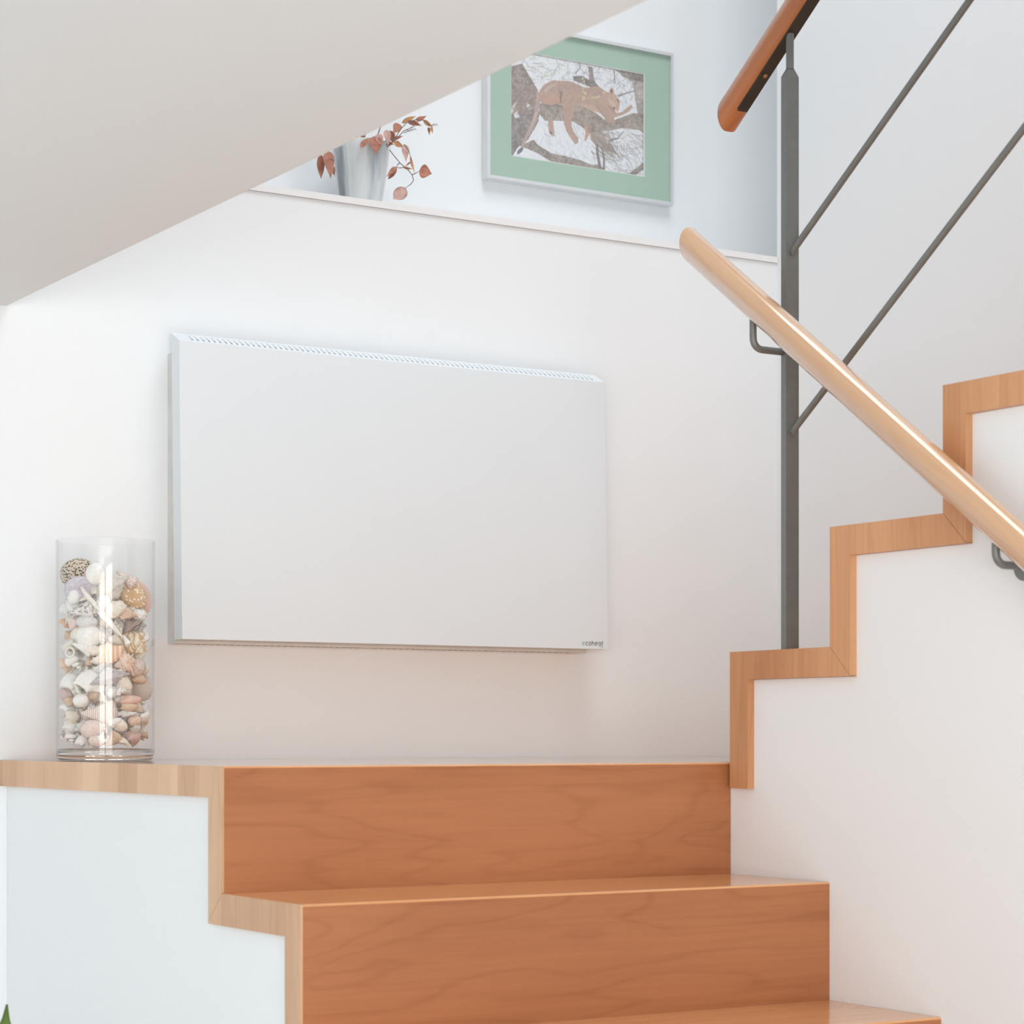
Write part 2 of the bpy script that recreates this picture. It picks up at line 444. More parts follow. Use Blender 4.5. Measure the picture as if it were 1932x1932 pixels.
# ------------------------------------------------------------------ light handrail on the wall of the lower flight
XH = -0.056
wr = thing('wall_handrail', 'pale varnished wooden handrail slanting down across the wall', 'handrail', (XH, 0.033, 0.836))
SH = 0.722
ya, za = 0.0335, 0.836
rail_prism('handrail', XH, (ya, za), (-1.65, za + (-1.65 - ya)*SH), 0.0225, 0.0285, M['rail_light'], wr, SH)
def bracket(y, zrod, xwall):
    zr = za + (y - ya)*SH - .026
    pts = [(XH, y, zr), (XH, y, zrod + .02)]
    for k in range(1, 7):
        q = math.radians(15*k); pts.append((XH + .017*(1 - math.cos(q)), y, zrod + .017*(1 - math.sin(q)) + .0))
    pts.append((xwall, y, zrod))
    bm = bmesh.new(); bm_tube(bm, pts, 0.0056, 14)
    b = obj('bracket', bm, M['steel'], wr, smooth=True)
    return b
bracket(-0.1305, 0.6445, XP - .0127)
bracket(-0.664, 0.2745, 0.001)
bracket(-1.22, -0.130, 0.001)
for y, z in ((-0.664, 0.2745), (-1.22, -0.130)):
    bm = bmesh.new(); bm_tube(bm, [(-.004, y, z), (.0005, y, z)], 0.02, 24)
    obj('wall_plate', bm, M['steel'], wr, smooth=True)

# ------------------------------------------------------------------ panel heater
HX0, HX1 = -0.5844, 0.3419; HZ0, HZ1 = 0.2175, 0.757
ht = thing('panel_heater', 'white electric panel heater tilted on the back wall above the landing', 'heater', ((HX0+HX1)/2, L - .03, HZ0))
TILT = (0.870 - 0.856) / (HZ1 - HZ0)
def yf(z): return 0.870 - (HZ1 - z)*TILT
D = 0.035; BT = 0.0195
bm = bmesh.new()
v = {}
for n, x in (('l', HX0), ('r', HX1)):
    for m, z in (('b', HZ0), ('t', HZ1)):
        v[n+m+'f'] = bm.verts.new((x, yf(z), z))
    v[n+'bk'] = bm.verts.new((x, yf(HZ0) + D, HZ0)); v[n+'tk'] = bm.verts.new((x, yf(HZ1) + D, HZ1 + BT))
bm.faces.new((v['lbf'], v['rbf'], v['rtf'], v['ltf']))
for n in 'lr': bm.faces.new((v[n+'bf'], v[n+'tf'], v[n+'tk'], v[n+'bk']))
bm.faces.new((v['lbf'], v['rbf'], v['rbk'], v['lbk']))
obj('front_panel', bm, M['heater'], ht)
# sloping top with real slots
bm = bmesh.new(); ns = 79
def top(x, t): return (x, yf(HZ1) + D*t, HZ1 + BT*t)
vs_, cells = [0.0, 0.2, 0.8, 1.0], []
xs = [HX0]; slot = []
p0 = HX0 + .030; p1 = HX1 - .023; pit = (p1 - p0)/(ns - 1)
for k in range(ns):
    xs += [p0 + k*pit - .0012, p0 + k*pit + .0012]; slot.append(len(xs) - 2)
xs.append(HX1)
gv = [[bm.verts.new(top(x, t)) for t in vs_] for x in xs]
for i in range(len(xs) - 1):
    for j in range(3):
        if i in slot and j == 1: continue
        bm.faces.new((gv[i][j], gv[i+1][j], gv[i+1][j+1], gv[i][j+1]))
obj('top_grille', bm, M['heater'], ht, label='sloping top face pierced by a row of narrow slots')
bm = bmesh.new()
bm_prism(bm, [(yf(HZ1) + .003, HZ1 - .012), (yf(HZ1) + D - .002, HZ1 - .012), (yf(HZ1) + D - .002, HZ1 + BT*.9 - .006), (yf(HZ1) + .003, HZ1 - .006)], 'x', HX0 + .004, HX1 - .004)
obj('inner_duct', bm, M['heater_in'], ht)
box('rear_box', (HX0 + .0055, HX1 - .028, 0.8935, L - .0005, 0.211, 0.742), M['heater_box'], ht)
# small slots along the underside
bm = bmesh.new()
for k in range(60):
    x = HX0 + .05 + k*.0137
    if 24 < k < 27: continue
    bm_box(bm, x, x + .006, 0.905, 0.911, 0.2102, 0.2108)
o = obj('underside_slots', bm, M['heater_in'], ht); o['kind'] = 'stuff'
# lettering, drawn as thin round strokes on the lower right corner of the panel
def ribbon(pts, w, mat, parent, name, y):
    bm = bmesh.new()
    P = [Vector((p[0], p[1])) for p in pts]; A = []; B = []
    for i, p in enumerate(P):
        d = (P[min(i+1, len(P)-1)] - P[max(i-1, 0)]).normalized(); nrm = Vector((-d.y, d.x))*w/2
        A.append(bm.verts.new((p.x + nrm.x, yf(p.y) - y, p.y + nrm.y))); B.append(bm.verts.new((p.x - nrm.x, yf(p.y) - y, p.y - nrm.y)))
    for i in range(len(P) - 1): bm.faces.new((A[i], B[i], B[i+1], A[i+1]))
    return bm
def arc(cx, cz, r, a0, a1, n=18):
    return [(cx + r*math.cos(math.radians(a0 + (a1-a0)*i/n)), cz + r*math.sin(math.radians(a0 + (a1-a0)*i/n))) for i in range(n+1)]
lx = HX1 - .0596; lz = HZ0 + .0104; r = .0033
def stroke_letter(strokes, mat, name):
    full = bmesh.new()
    for s in strokes:
        b = ribbon(s, .0006 if name == 'tagline' else .00115, mat, ht, name, .0003)
        me = bpy.data.meshes.new('tmp'); b.to_mesh(me); b.free(); full.from_mesh(me); bpy.data.meshes.remove(me)
    return obj(name, full, mat, ht)
def sh(s, dx): return [[(x*.84 + dx + lx, z + lz) for x, z in st] for st in s]
e_ = [[(-r*.95, 0), (r*.95, 0)], arc(0, 0, r, 0, 318)]
e_sl = [arc(0, 0, r, 20, 318), [(-r*.5, -.0006), (r*.94, r*.36)]]
c_ = [arc(0, 0, r, 48, 312)]
o_ = [arc(0, 0, r, 0, 360)]
h_ = [[(-r*.8, -r), (-r*.8, r*1.95)], arc(0, -r*.0, r*.8, 180, 0) + [(r*.8, -r)]]
a_ = [arc(0, 0, r, 0, 360), [(r, r), (r, -r)]]
t_ = [[(-r*.25, r*1.7), (-r*.25, -r*.55)] + arc(r*.2, -r*.55, r*.45, 180, 280, 6), [(-r*.25, r), (r*.5, r)]]
stroke_letter(sh(e_, 0), M['logo_green'], 'letter')
for ch, dx in ((c_, .0085), (o_, .0155), (h_, .0230), (e_sl, .0308), (a_, .0390), (t_, .0460)):
    stroke_letter(sh(ch, dx), M['logo_dark'], 'letter')

stroke_letter([[(lx + .036, lz - .0062), (lx + .040, lz - .0062)]], M['logo_green'], 'tagline')
stroke_letter([[(lx + .0415, lz - .0062), (lx + .0475, lz - .0062)]], M['logo_dark'], 'tagline')

# ------------------------------------------------------------------ glass jar full of sea shells
JX, JY = -0.76537, 0.76916
ER = Vector((0.92952, -0.36876, 0)); ET = Vector((-0.36876, -0.92952, 0)); UP = Vector((0, 0, 1))
JR = 0.0842; JT = 0.3795
jar = thing('glass_jar', 'tall clear glass cylinder filled with sea shells on the landing', 'jar', (JX, JY, 0))
def at_jar(bm):
    for vv in bm.verts: vv.co += Vector((JX, JY, 0))
    return bm
bm = bmesh.new()
bm_lathe(bm, [(JR - .0005, .012), (JR, .03), (JR, JT - .001), (JR - .0012, JT), (JR - .0024, JT - .001), (JR - .0026, .03), (JR - .0026, .0225)], 96)
bm.faces.ensure_lookup_table()
bmesh.ops.delete(bm, geom=[f for f in bm.faces if len(f.verts) > 4], context='FACES_ONLY')
obj('cylinder_wall', at_jar(bm), M['jar'], jar, smooth=True)
bm = bmesh.new()
bm_lathe(bm, [(.0001, .0008), (JR - .012, .0006), (JR - .006, .0012), (JR - .0022, .0045), (JR - .0008, .010), (JR - .0006, .0155), (JR - .003, .0195), (JR - .008, .0215), (.0001, .0222)], 96)
obj('glass_base', at_jar(bm), M['jar_base'], jar, smooth='all', label='thick solid clear glass base')

def shell_mat(name, kind, a, b, c=None, rough=0.35):
    t = NT('shell_' + name); t.set(Roughness=rough)
    g = t.coord('Object')
    n = t.noise(g, 9, 4, 0.6)
    if kind == 'plain':
        t.base(t.ramp(n, [(0.3, a), (0.7, b)]))
    elif kind == 'spots':
        vo = t.node('ShaderNodeTexVoronoi', Scale=c[0], Randomness=1.0); t.link(g, vo.inputs['Vector'])
        m = t.ramp(vo.outputs['Distance'], [(c[1], (1, 1, 1, 1)), (c[1] + .08, (0, 0, 0, 1))])
        wn = t.math('GREATER_THAN', n, c[2])
        t.base(t.mix(t.math('MULTIPLY', m, wn), a, b))
    elif kind == 'stripes':      # radial ribs or bands, along local y angle
        wv = t.node('ShaderNodeTexWave', Scale=c[0], Distortion=c[1]); wv.bands_direction = c[2]
        wv.inputs['Detail'].default_value = 2
        t.link(g, wv.inputs['Vector'])
        t.base(t.ramp(wv.outputs['Fac'], [(0.25, a), (0.75, b)]))
    t.bump(t.noise(g, 30, 3), 0.25, 0.05)
    return t.m
S = srgb
SM = {
 'white': shell_mat('white', 'plain', S(240,237,231), S(252,251,249)),
 'ivory': shell_mat('ivory', 'plain', S(236,229,219), S(248,244,238), rough=.7),
 'cream': shell_mat('cream', 'plain', S(236,222,204), S(250,242,232)),
 'greywhite': shell_mat('greywhite', 'plain', S(212,211,210), S(238,236,234)),
 'tan': shell_mat('tan', 'plain', S(204,172,142), S(232,208,184)),
 'orange': shell_mat('orange', 'plain', S(222,160,112), S(240,200,164)),
 'palepink': shell_mat('palepink', 'plain', S(226,200,190), S(242,230,224)),
 'pinkcream': shell_mat('pinkcream', 'plain', S(222,184,160), S(244,226,212), rough=.2),
 'pinkgrey': shell_mat('pinkgrey', 'plain', S(200,180,172), S(230,212,200), rough=.12),
 'greypink': shell_mat('greypink', 'stripes', S(196,188,190), S(226,186,168), (1.2, 2, 'X')),
 'greybeige': shell_mat('greybeige', 'plain', S(196,186,178), S(228,220,212), rough=.5),
 'mauve': shell_mat('mauve', 'plain', S(190,182,194), S(222,216,222), rough=.1),
 'mauvegrey': shell_mat('mauvegrey', 'plain', S(168,158,158), S(212,204,204), rough=.6),
 'mauvepink': shell_mat('mauvepink', 'stripes', S(196,150,146), S(236,212,200), (5, 1, 'Y')),
 'spotted': shell_mat('spotted', 'spots', S(206,188,166), S(62,58,58), (13, .36, .30), .1),
 'tandots': shell_mat('tandots', 'spots', S(214,180,142), S(248,240,228), (9, .30, .34), .12),
 'pinkspeck': shell_mat('pinkspeck', 'spots', S(236,222,214), S(190,150,142), (16, .36, .42)),
 'greyspot': shell_mat('greyspot', 'spots', S(236,230,224), S(150,142,146), (10, .4, .48)),
 'orangefleck': shell_mat('orangefleck', 'stripes', S(244,238,230), S(226,172,130), (3.5, 9, 'X')),
 'brownstripe': shell_mat('brownstripe', 'stripes', S(122,100,98), S(214,198,190), (2.6, 5, 'X')),
 'darkstripe': shell_mat('darkstripe', 'stripes', S(238,232,226), S(120,116,120), (5, 1, 'X')),
 'finestripe': shell_mat('finestripe', 'stripes', S(206,182,166), S(242,234,228), (6, 3, 'X')),
 'zigzag': shell_mat('zigzag', 'stripes', S(234,226,208), S(206,172,128), (2.4, 16, 'DIAGONAL')),
 'pinkrib': shell_mat('pinkrib', 'stripes', S(240,216,204), S(220,170,152), (7, .6, 'Y')),
 'peach': shell_mat('peach', 'stripes', S(238,190,150), S(246,226,208), (2.2, 1.0, 'Y')),
 'bark': shell_mat('bark', 'stripes', S(170,146,128), S(240,232,222), (9, .6, 'Y'), .6),
}
rng = random.Random(7)
def vn(x, y, z, s=1.0, o=0.0): return mnoise.noise(Vector((x*s + o, y*s, z*s)))
def shell_mesh(typ):
    """unit shells: length along x (-.5..+.5), width along y, facing +z"""
    bm = bmesh.new()
    if typ in ('cowrie', 'cowrie_open', 'moon'):
        bmesh.ops.create_uvsphere(bm, u_segments=32, v_segments=20, radius=0.5)
        for v in bm.verts:
            x, y, z = v.co
            if typ == 'moon':
                # low spire wound on a globe: a spiral groove round a tilted axis
                ax = Vector((.45, .35, .82)).normalized(); p = Vector((x, y, z)); h = p.dot(ax)/.5
                q = p - ax*(h*.5); ang = math.atan2(q.dot(ax.orthogonal().normalized()), q.dot(ax.cross(ax.orthogonal()).normalized()))
                tt = (1 - h)*2.1 - ang/(2*math.pi)
                g = max(0, 1 - abs((tt % 1) - .5)/.16) if h > .15 else 0
                v.co = p*(1 - .07*g) + ax*(.06*max(0, h)**3)
            else:
                tp = 1 - .22*x
                y *= tp; z *= tp
                if typ == 'cowrie_open':
                    z = min(z, .30*tp)                           # flattened belly
                    if z > .1 and abs(y) < .12:
                        z -= .14*(1 - abs(y)/.12)**.6*(1 - (x/.5)**4)
                        if abs(y) > .03: z += .025*math.sin(x*70)
                if x > .40: y *= 1 - (x - .40)*3.5
                v.co = (x, y, z)
    elif typ == 'cone':
        prof = [(.002,-.5),(.05,-.47),(.13,-.32),(.24,-.1),(.36,.14),(.45,.29),(.47,.35),(.42,.385),(.30,.42),(.29,.43),(.18,.455),(.17,.462),(.07,.485),(.002,.5)]
        bm_lathe(bm, prof, 28, 'x')
    elif typ == 'auger':
        prof = [(.002, -.5)]
        for i in range(9):
            a = -.48 + i*.107; r0 = .06 + .36*(i + 1)/9
            prof += [(r0*.72, a + .005), (r0*.95, a + .035), (r0, a + .075), (r0*.84, a + .1)]
        prof += [(.30, .49), (.002, .5)]
        bm_lathe(bm, prof, 24, 'x')
    elif typ in ('conch', 'spiny'):
        prof = [(.002,-.5),(.06,-.47),(.12,-.38),(.22,-.22),(.36,-.05),(.46,.10),(.48,.18),(.42,.235),(.31,.255),(.33,.29),(.30,.33),(.20,.355),(.21,.385),(.17,.415),(.10,.435),(.10,.455),(.05,.485),(.002,.5)]
        def rf(h, a):
            k = math.exp(-((h - .17)/.09)**2)
            return 1 + (.10 if typ == 'conch' else .05)*k*max(0, math.cos(a*8)) + .05*math.cos(a + h*3)
        bm_lathe(bm, prof, 40, 'x', rf)
        if typ == 'spiny':
            for row, (h, rr, n, ln) in enumerate(((.17, .45, 8, .17), (.30, .29, 7, .10), (-.1, .31, 7, .10))):
                for k in range(n):
                    a = 2*math.pi*k/n + row*.4; d = Vector((.25, math.cos(a), math.sin(a))).normalized()
                    p = Vector((h, rr*math.cos(a), rr*math.sin(a)))
                    bm_tube(bm, [p - d*.03, p + d*ln*.5, p + d*ln], [.075, .04, .008], 7)
    elif typ == 'snail':
        pts, rs = [], []
        n = 90
        for i in range(n):
            q = i/(n-1); a = q*3.4*2*math.pi; s = .035*math.exp(2.05*q)
            pts.append((.42 - .80*q**1.6 , math.cos(a)*s*.78, math.sin(a)*s*.78)); rs.append(s*.92)
        bm_tube(bm, pts, rs, 14)
        # flared lip
        bm_tube(bm, [pts[-2], tuple(Vector(pts[-1]) + (Vector(pts[-1]) - Vector(pts[-3]))*1.5)], [rs[-1]*.95, rs[-1]*1.15], 18, cap=False)
    elif typ == 'clam':
        na, nt = 33, 12
        def P(a, t, th):
            A = math.radians(78)*a; rad = t*(1 - .10*abs(a)**3)
            x = -.5 + rad*math.cos(A*t**.25)*1.0; y = rad*math.sin(A)*.53/math.sin(math.radians(78))*1.0
            dome = .42*(math.sin(math.pi*min(1, t)**.62)**.8)*(1 - .75*a*a) if t > 0 else 0
            rib = .018*math.cos(a*math.pi*11)*t
            edge = .02*math.cos(a*math.pi*11) if t > .99 else 0
            return Vector((x + edge, y, dome + rib - .16 - th))
        for th in (0.0, .05):
            grid = [[bm.verts.new(P(-1 + 2*i/(na-1), .02 + .98*j/(nt-1), th)) for j in range(nt)] for i in range(na)]
            for i in range(na-1):
                for j in range(nt-1): bm.faces.new((grid[i][j], grid[i+1][j], grid[i+1][j+1], grid[i][j+1]))
            if th == 0: g0 = grid
        bmesh.ops.bridge_loops(bm, edges=[e for e in bm.edges if len(e.link_faces) == 1]) if False else None
        rim0 = [g0[i][-1] for i in range(na)]; rim1 = [grid[i][-1] for i in range(na)]
        for i in range(na-1): bm.faces.new((rim0[i], rim0[i+1], rim1[i+1], rim1[i]))
    elif typ == 'finger':
        pts = [(-.5 + i/11, .10*math.sin(i*.55), .05*math.sin(i*.8)) for i in range(12)]
        bm_tube(bm, pts, [.30 + .10*math.sin(i*1.9) + .09*(i/11) if 0 < i < 11 else .22 for i in range(12)], 14)
        for (px, a, ln) in ((-.15, .6, .34), (.2, 2.6, .30), (.36, -.4, .26)):
            d = Vector((.5, math.sin(a), math.cos(a))).normalized(); p = Vector((px, 0, 0))
            bm_tube(bm, [p, p + d*(.2 + ln*.5), p + d*(.22 + ln)], [.22, .15, .10], 10)
    elif typ == 'coral':
        bmesh.ops.create_icosphere(bm, subdivisions=4, radius=0.42)
        for v in bm.verts:
            p = v.co.normalized()
            v.co *= 1 + .34*abs(vn(*p, 3.1)) + .16*vn(*p, 7.0, 4)
    elif typ == 'ring':
        bm_lathe(bm, [(.5, -.3), (.5, .2), (.45, .3), (.34, .3), (.27, .2), (.25, -.3)], 24, 'z', close=True)
    return bm
_mesh_cache = {}
def shell_me(typ, mat):
    if (typ, mat) not in _mesh_cache:
        _mesh_cache[(typ, mat)] = mesh_of('seashell', shell_mesh(typ), SM[mat], smooth='all')
    return _mesh_cache[(typ, mat)]
SHELLS = [
(-0.0522, 0.0251, 0.3223, 0.0531, 0.0384, 25.0, 'cowrie', 'spotted', 'large black-speckled cowrie on top of the shells at upper left of jar'),
(-0.043, 0.041, 0.2931, 0.0494, 0.0348, 8.0, 'cowrie_open', 'mauve', 'cowrie turned mouth-out with mauve belly below the speckled cowrie'),
(-0.0165, 0.0627, 0.3178, 0.0293, 0.0293, 0.0, 'moon', 'white', 'smooth round white shell at the top middle of the jar'),
(0.0055, 0.0579, 0.2974, 0.0439, 0.0531, -50.0, 'conch', 'greybeige', 'large pale knobbly grey-beige conch near the top of the jar'),
(0.0375, 0.0556, 0.312, 0.0384, 0.0201, -35.0, 'cone', 'pinkspeck', 'pink-speckled cone shell at the top right behind the dotted cowrie'),
(0.0467, 0.0379, 0.2851, 0.0494, 0.0329, -45.0, 'cowrie', 'tandots', 'tan cowrie with white dots slanting at upper right of jar'),
(0.0668, 0.0173, 0.2837, 0.022, 0.0494, 20.0, 'clam', 'pinkrib', 'pink ribbed scallop pressed to the right glass near top'),
(-0.0082, 0.0701, 0.2534, 0.075, 0.0137, -48.0, 'finger', 'ivory', 'long white coral finger slanting across the upper shells'),
(-0.0027, 0.0691, 0.2688, 0.022, 0.022, 0.0, 'coral', 'white', 'small crumpled white coral lump right of the coral finger tip'),
(0.0165, 0.0646, 0.2573, 0.0256, 0.0329, -60.0, 'coral', 'cream', 'beige crumpled coral lump left of the orange-flecked cone'),
(0.0339, 0.0596, 0.2513, 0.021, 0.0366, 58.0, 'cone', 'orangefleck', 'orange-flecked white cone shell standing on its point at right'),
(0.0586, 0.0361, 0.2508, 0.0275, 0.0183, -10.0, 'coral', 'white', 'knobbly white coral piece under the pink scallop'),
(0.0458, 0.0535, 0.2327, 0.0174, 0.0348, -55.0, 'cone', 'brownstripe', 'brown-striped slim shell below the orange-flecked cone'),
(-0.0339, 0.0545, 0.2561, 0.0458, 0.0256, 8.0, 'spiny', 'greyspot', 'grey and white spotted spiny shell left of the coral finger'),
(-0.0705, -0.0046, 0.2612, 0.022, 0.0329, 80.0, 'clam', 'white', 'white clam at far left level with the coral finger'),
(-0.0723, 0.0089, 0.2358, 0.0146, 0.022, 60.0, 'clam', 'orange', 'small orange clam pressed against the left glass'),
(-0.0558, 0.0422, 0.2332, 0.0183, 0.0256, 70.0, 'cone', 'palepink', 'pale pink cone shell beside the small orange clam'),
(-0.032, 0.0617, 0.2359, 0.0329, 0.0165, 0.0, 'moon', 'greywhite', 'grey-white smooth shell above the big white moon snail'),
(-0.0284, 0.055, 0.2128, 0.0384, 0.0329, 0.0, 'moon', 'white', 'big round white moon snail left of centre behind the light streak'),
(0.0403, 0.0402, 0.2071, 0.0641, 0.0366, -35.0, 'conch', 'zigzag', 'big cream conch with brown zigzag markings at right of jar'),
(0.0659, 0.0284, 0.2167, 0.0156, 0.0229, 50.0, 'cowrie_open', 'white', 'tiny white cowrie with slit showing near the right glass'),
(0.0595, 0.0395, 0.2234, 0.0256, 0.0119, 60.0, 'auger', 'darkstripe', 'slim pointed auger with dark stripes beside the tiny white cowrie'),
(0.0046, 0.0635, 0.1845, 0.0329, 0.0421, -88.0, 'clam', 'peach', 'large peach-striped clam in the middle of the jar'),
(-0.0631, 0.023, 0.1987, 0.0275, 0.0238, 30.0, 'finger', 'ivory', 'stubby white coral twig at left above the ring-shaped tube'),
(-0.0604, 0.0383, 0.1854, 0.0156, 0.0156, 0.0, 'ring', 'ivory', 'white ring-shaped tube end facing out at left of jar'),
(-0.0375, 0.0561, 0.1929, 0.0348, 0.0201, -20.0, 'cone', 'white', 'plain white cone shell left of the peach clam'),
(-0.0192, 0.0686, 0.187, 0.0165, 0.0275, 75.0, 'clam', 'cream', 'narrow cream clam with jagged edge touching the peach clam'),
(-0.0705, 0.0038, 0.1656, 0.0201, 0.022, 30.0, 'clam', 'peach', 'peach-lipped clam at far left below the white ring tube'),
(-0.054, 0.04, 0.1654, 0.0238, 0.0238, -50.0, 'snail', 'white', 'white snail with open lip right of the peach-lipped clam'),
(-0.0595, 0.0279, 0.1349, 0.0275, 0.0339, 85.0, 'clam', 'white', 'flat round white clam at left, middle height of jar'),
(-0.0705, 0.0038, 0.1126, 0.0201, 0.0247, 60.0, 'moon', 'greypink', 'grey and pink banded snail under the flat round white clam'),
(-0.0247, 0.0553, 0.1351, 0.0366, 0.0421, 70.0, 'clam', 'white', 'largest plain white clam in the centre behind the light streaks'),
(0.0055, 0.0661, 0.1439, 0.0275, 0.0531, -75.0, 'conch', 'mauvegrey', 'rough mauve-grey conch right of the largest white clam'),
(0.0275, 0.0629, 0.1404, 0.0421, 0.0174, -50.0, 'clam', 'cream', 'long pointed cream clam slanting right of centre'),
(0.032, 0.0534, 0.1668, 0.0329, 0.0329, 20.0, 'spiny', 'pinkcream', 'spiny pink-cream conch with spiral crown at right'),
(0.0522, 0.0392, 0.16, 0.0275, 0.0293, -70.0, 'moon', 'pinkgrey', 'shiny pink-grey body whorl beside the spiny conch crown'),
(0.0613, 0.0075, 0.1235, 0.0384, 0.0403, -50.0, 'clam', 'bark', 'coarsely ribbed cream ark clam at the right glass'),
(0.0403, 0.0557, 0.1027, 0.0366, 0.0165, 8.0, 'clam', 'pinkrib', 'pink-ribbed cockle lying flat below the ribbed ark clam'),
(0.0384, 0.0599, 0.0909, 0.0293, 0.0128, 6.0, 'clam', 'tan', 'smooth tan clam under the pink-ribbed cockle'),
(0.0329, 0.063, 0.08, 0.0329, 0.0128, 8.0, 'finger', 'greywhite', 'grey-white cylinder-shaped shell under the smooth tan clam'),
(0.0284, 0.0667, 0.1196, 0.0137, 0.0137, 0.0, 'snail', 'white', 'tiny white spiral snail below the long cream clam'),
(-0.0696, 0.0188, 0.0905, 0.0156, 0.0229, 70.0, 'clam', 'white', 'oval white clam pressed on the left glass in lower half'),
(-0.0421, 0.055, 0.1027, 0.0238, 0.0183, 0.0, 'moon', 'white', 'white snail left of the light streak in lower half'),
(-0.0101, 0.0589, 0.081, 0.0549, 0.0384, 0.0, 'cone', 'finestripe', 'wide striped white-brown cone in the lower centre'),
(-0.0567, 0.0385, 0.0748, 0.0238, 0.0201, 15.0, 'clam', 'cream', 'cream clam at lower left above the rounded white clam'),
(-0.0595, 0.0333, 0.0576, 0.0275, 0.0201, 5.0, 'clam', 'white', 'rounded white clam at lower left above the open-mouthed snail'),
(-0.0229, 0.0626, 0.0548, 0.0348, 0.0238, 12.0, 'cowrie', 'palepink', 'pale speckled cowrie in the lower centre of the jar'),
(0.0256, 0.0651, 0.0602, 0.021, 0.0183, -25.0, 'clam', 'cream', 'small cupped cream clam at lower right, hollow side out'),
(0.0156, 0.0715, 0.0656, 0.022, 0.0119, 30.0, 'clam', 'white', 'narrow white clam above the small cupped cream clam'),
(0.0512, 0.051, 0.0558, 0.0137, 0.0156, -60.0, 'clam', 'greywhite', 'little grey-white clam below the glossy pink snail'),
(0.0503, 0.0496, 0.0684, 0.021, 0.0156, 0.0, 'moon', 'pinkcream', 'glossy pink snail at lower right of jar'),
(0.0631, 0.0347, 0.074, 0.0146, 0.0247, -60.0, 'clam', 'white', 'thin half clam standing by the right glass low down'),
(-0.0595, 0.038, 0.035, 0.0174, 0.0201, -80.0, 'snail', 'white', 'white snail with open mouth at bottom left of jar'),
(-0.0384, 0.0578, 0.0332, 0.0192, 0.0201, 80.0, 'clam', 'white', 'small round white clam on the jar bottom left of the streak'),
(-0.0156, 0.0693, 0.0323, 0.0238, 0.0165, -10.0, 'moon', 'palepink', 'faintly speckled snail on the jar bottom, centre'),
(-0.0064, 0.0722, 0.0431, 0.0146, 0.0165, 70.0, 'snail', 'white', 'small white spiral snail just above the bottom centre'),
(0.0128, 0.0668, 0.035, 0.0275, 0.0229, 45.0, 'cone', 'tan', 'cream-tan cone shell on the jar bottom right of centre'),
(0.0275, 0.0686, 0.0341, 0.011, 0.0238, 65.0, 'clam', 'cream', 'sliver of a cream clam standing at the jar bottom'),
(0.0458, 0.0492, 0.0377, 0.0256, 0.0229, 30.0, 'clam', 'mauvepink', 'pink-mauve ribbed clam on the jar bottom at right'),
(0.065, 0.0315, 0.044, 0.0183, 0.0128, 0.0, 'auger', 'tan', 'beige ribbed auger at bottom right corner of jar'),
(-0.0686, 0.0255, 0.0468, 0.0183, 0.0101, 10.0, 'clam', 'mauvegrey', 'grey clam edge-on at bottom left by the glass'),
]
placed = []
def put_shell(o_, c_, z_, ln, wd, ang, typ, mat, label, group=None, tilt=0.0, turn=None):
    o = bpy.data.objects.new({'finger': 'coral_piece', 'coral': 'coral_piece'}.get(typ, 'seashell'), shell_me(typ, mat)); col.objects.link(o)
    pos = Vector((JX, JY, ZL + z_)) + ER*o_ + ET*c_
    a = math.radians(ang)
    ex = ER*math.cos(a) + UP*math.sin(a); ey = -ER*math.sin(a) + UP*math.cos(a)
    R = Matrix((ex, ey, ET)).transposed()
    if tilt or turn: R = R @ Matrix.Rotation(tilt, 3, 'X') @ Matrix.Rotation(turn or 0, 3, 'Y')
    if group is None: ln, wd = ln*1.16, wd*(1.3 if typ != 'finger' else 1.05)
    dp = min(wd, .026)
    if typ in ('finger',): S3 = (ln, wd, wd)
    else: S3 = (ln, wd, dp)
    o.matrix_world = Matrix.Translation(pos) @ R.to_4x4() @ Matrix.Diagonal((*S3, 1))
    far = max(math.hypot(w.x - JX, w.y - JY) for w in (o.matrix_world @ v.co for v in o.data.vertices))
    for _ in range(4):                        # keep every shell inside the glass
        if far <= JR - .0034: break
        h = Vector((pos.x - JX, pos.y - JY, 0)); hl = h.length
        if hl > .004:
            mv = min(far - JR + .0036, hl - .003); pos = pos - h/hl*mv
        else: S3 = tuple(q*.93 for q in S3)
        o.matrix_world = Matrix.Translation(pos) @ R.to_4x4() @ Matrix.Diagonal((*S3, 1))
        far = max(math.hypot(w.x - JX, w.y - JY) for w in (o.matrix_world @ v.co for v in o.data.vertices))
    low = min((o.matrix_world @ v.co).z for v in o.data.vertices) - ZL
    if low < .0226: pos = pos + UP*(.0228 - low); o.matrix_world = Matrix.Translation(pos) @ R.to_4x4() @ Matrix.Diagonal((*S3, 1))
    tag(o, label, 'coral' if typ in ('finger', 'coral') else 'shell', group)
    placed.append((pos, max(ln, wd)/2, min(ln, wd, dp)/2))
    return o
for s in SHELLS:
    put_shell(*s)
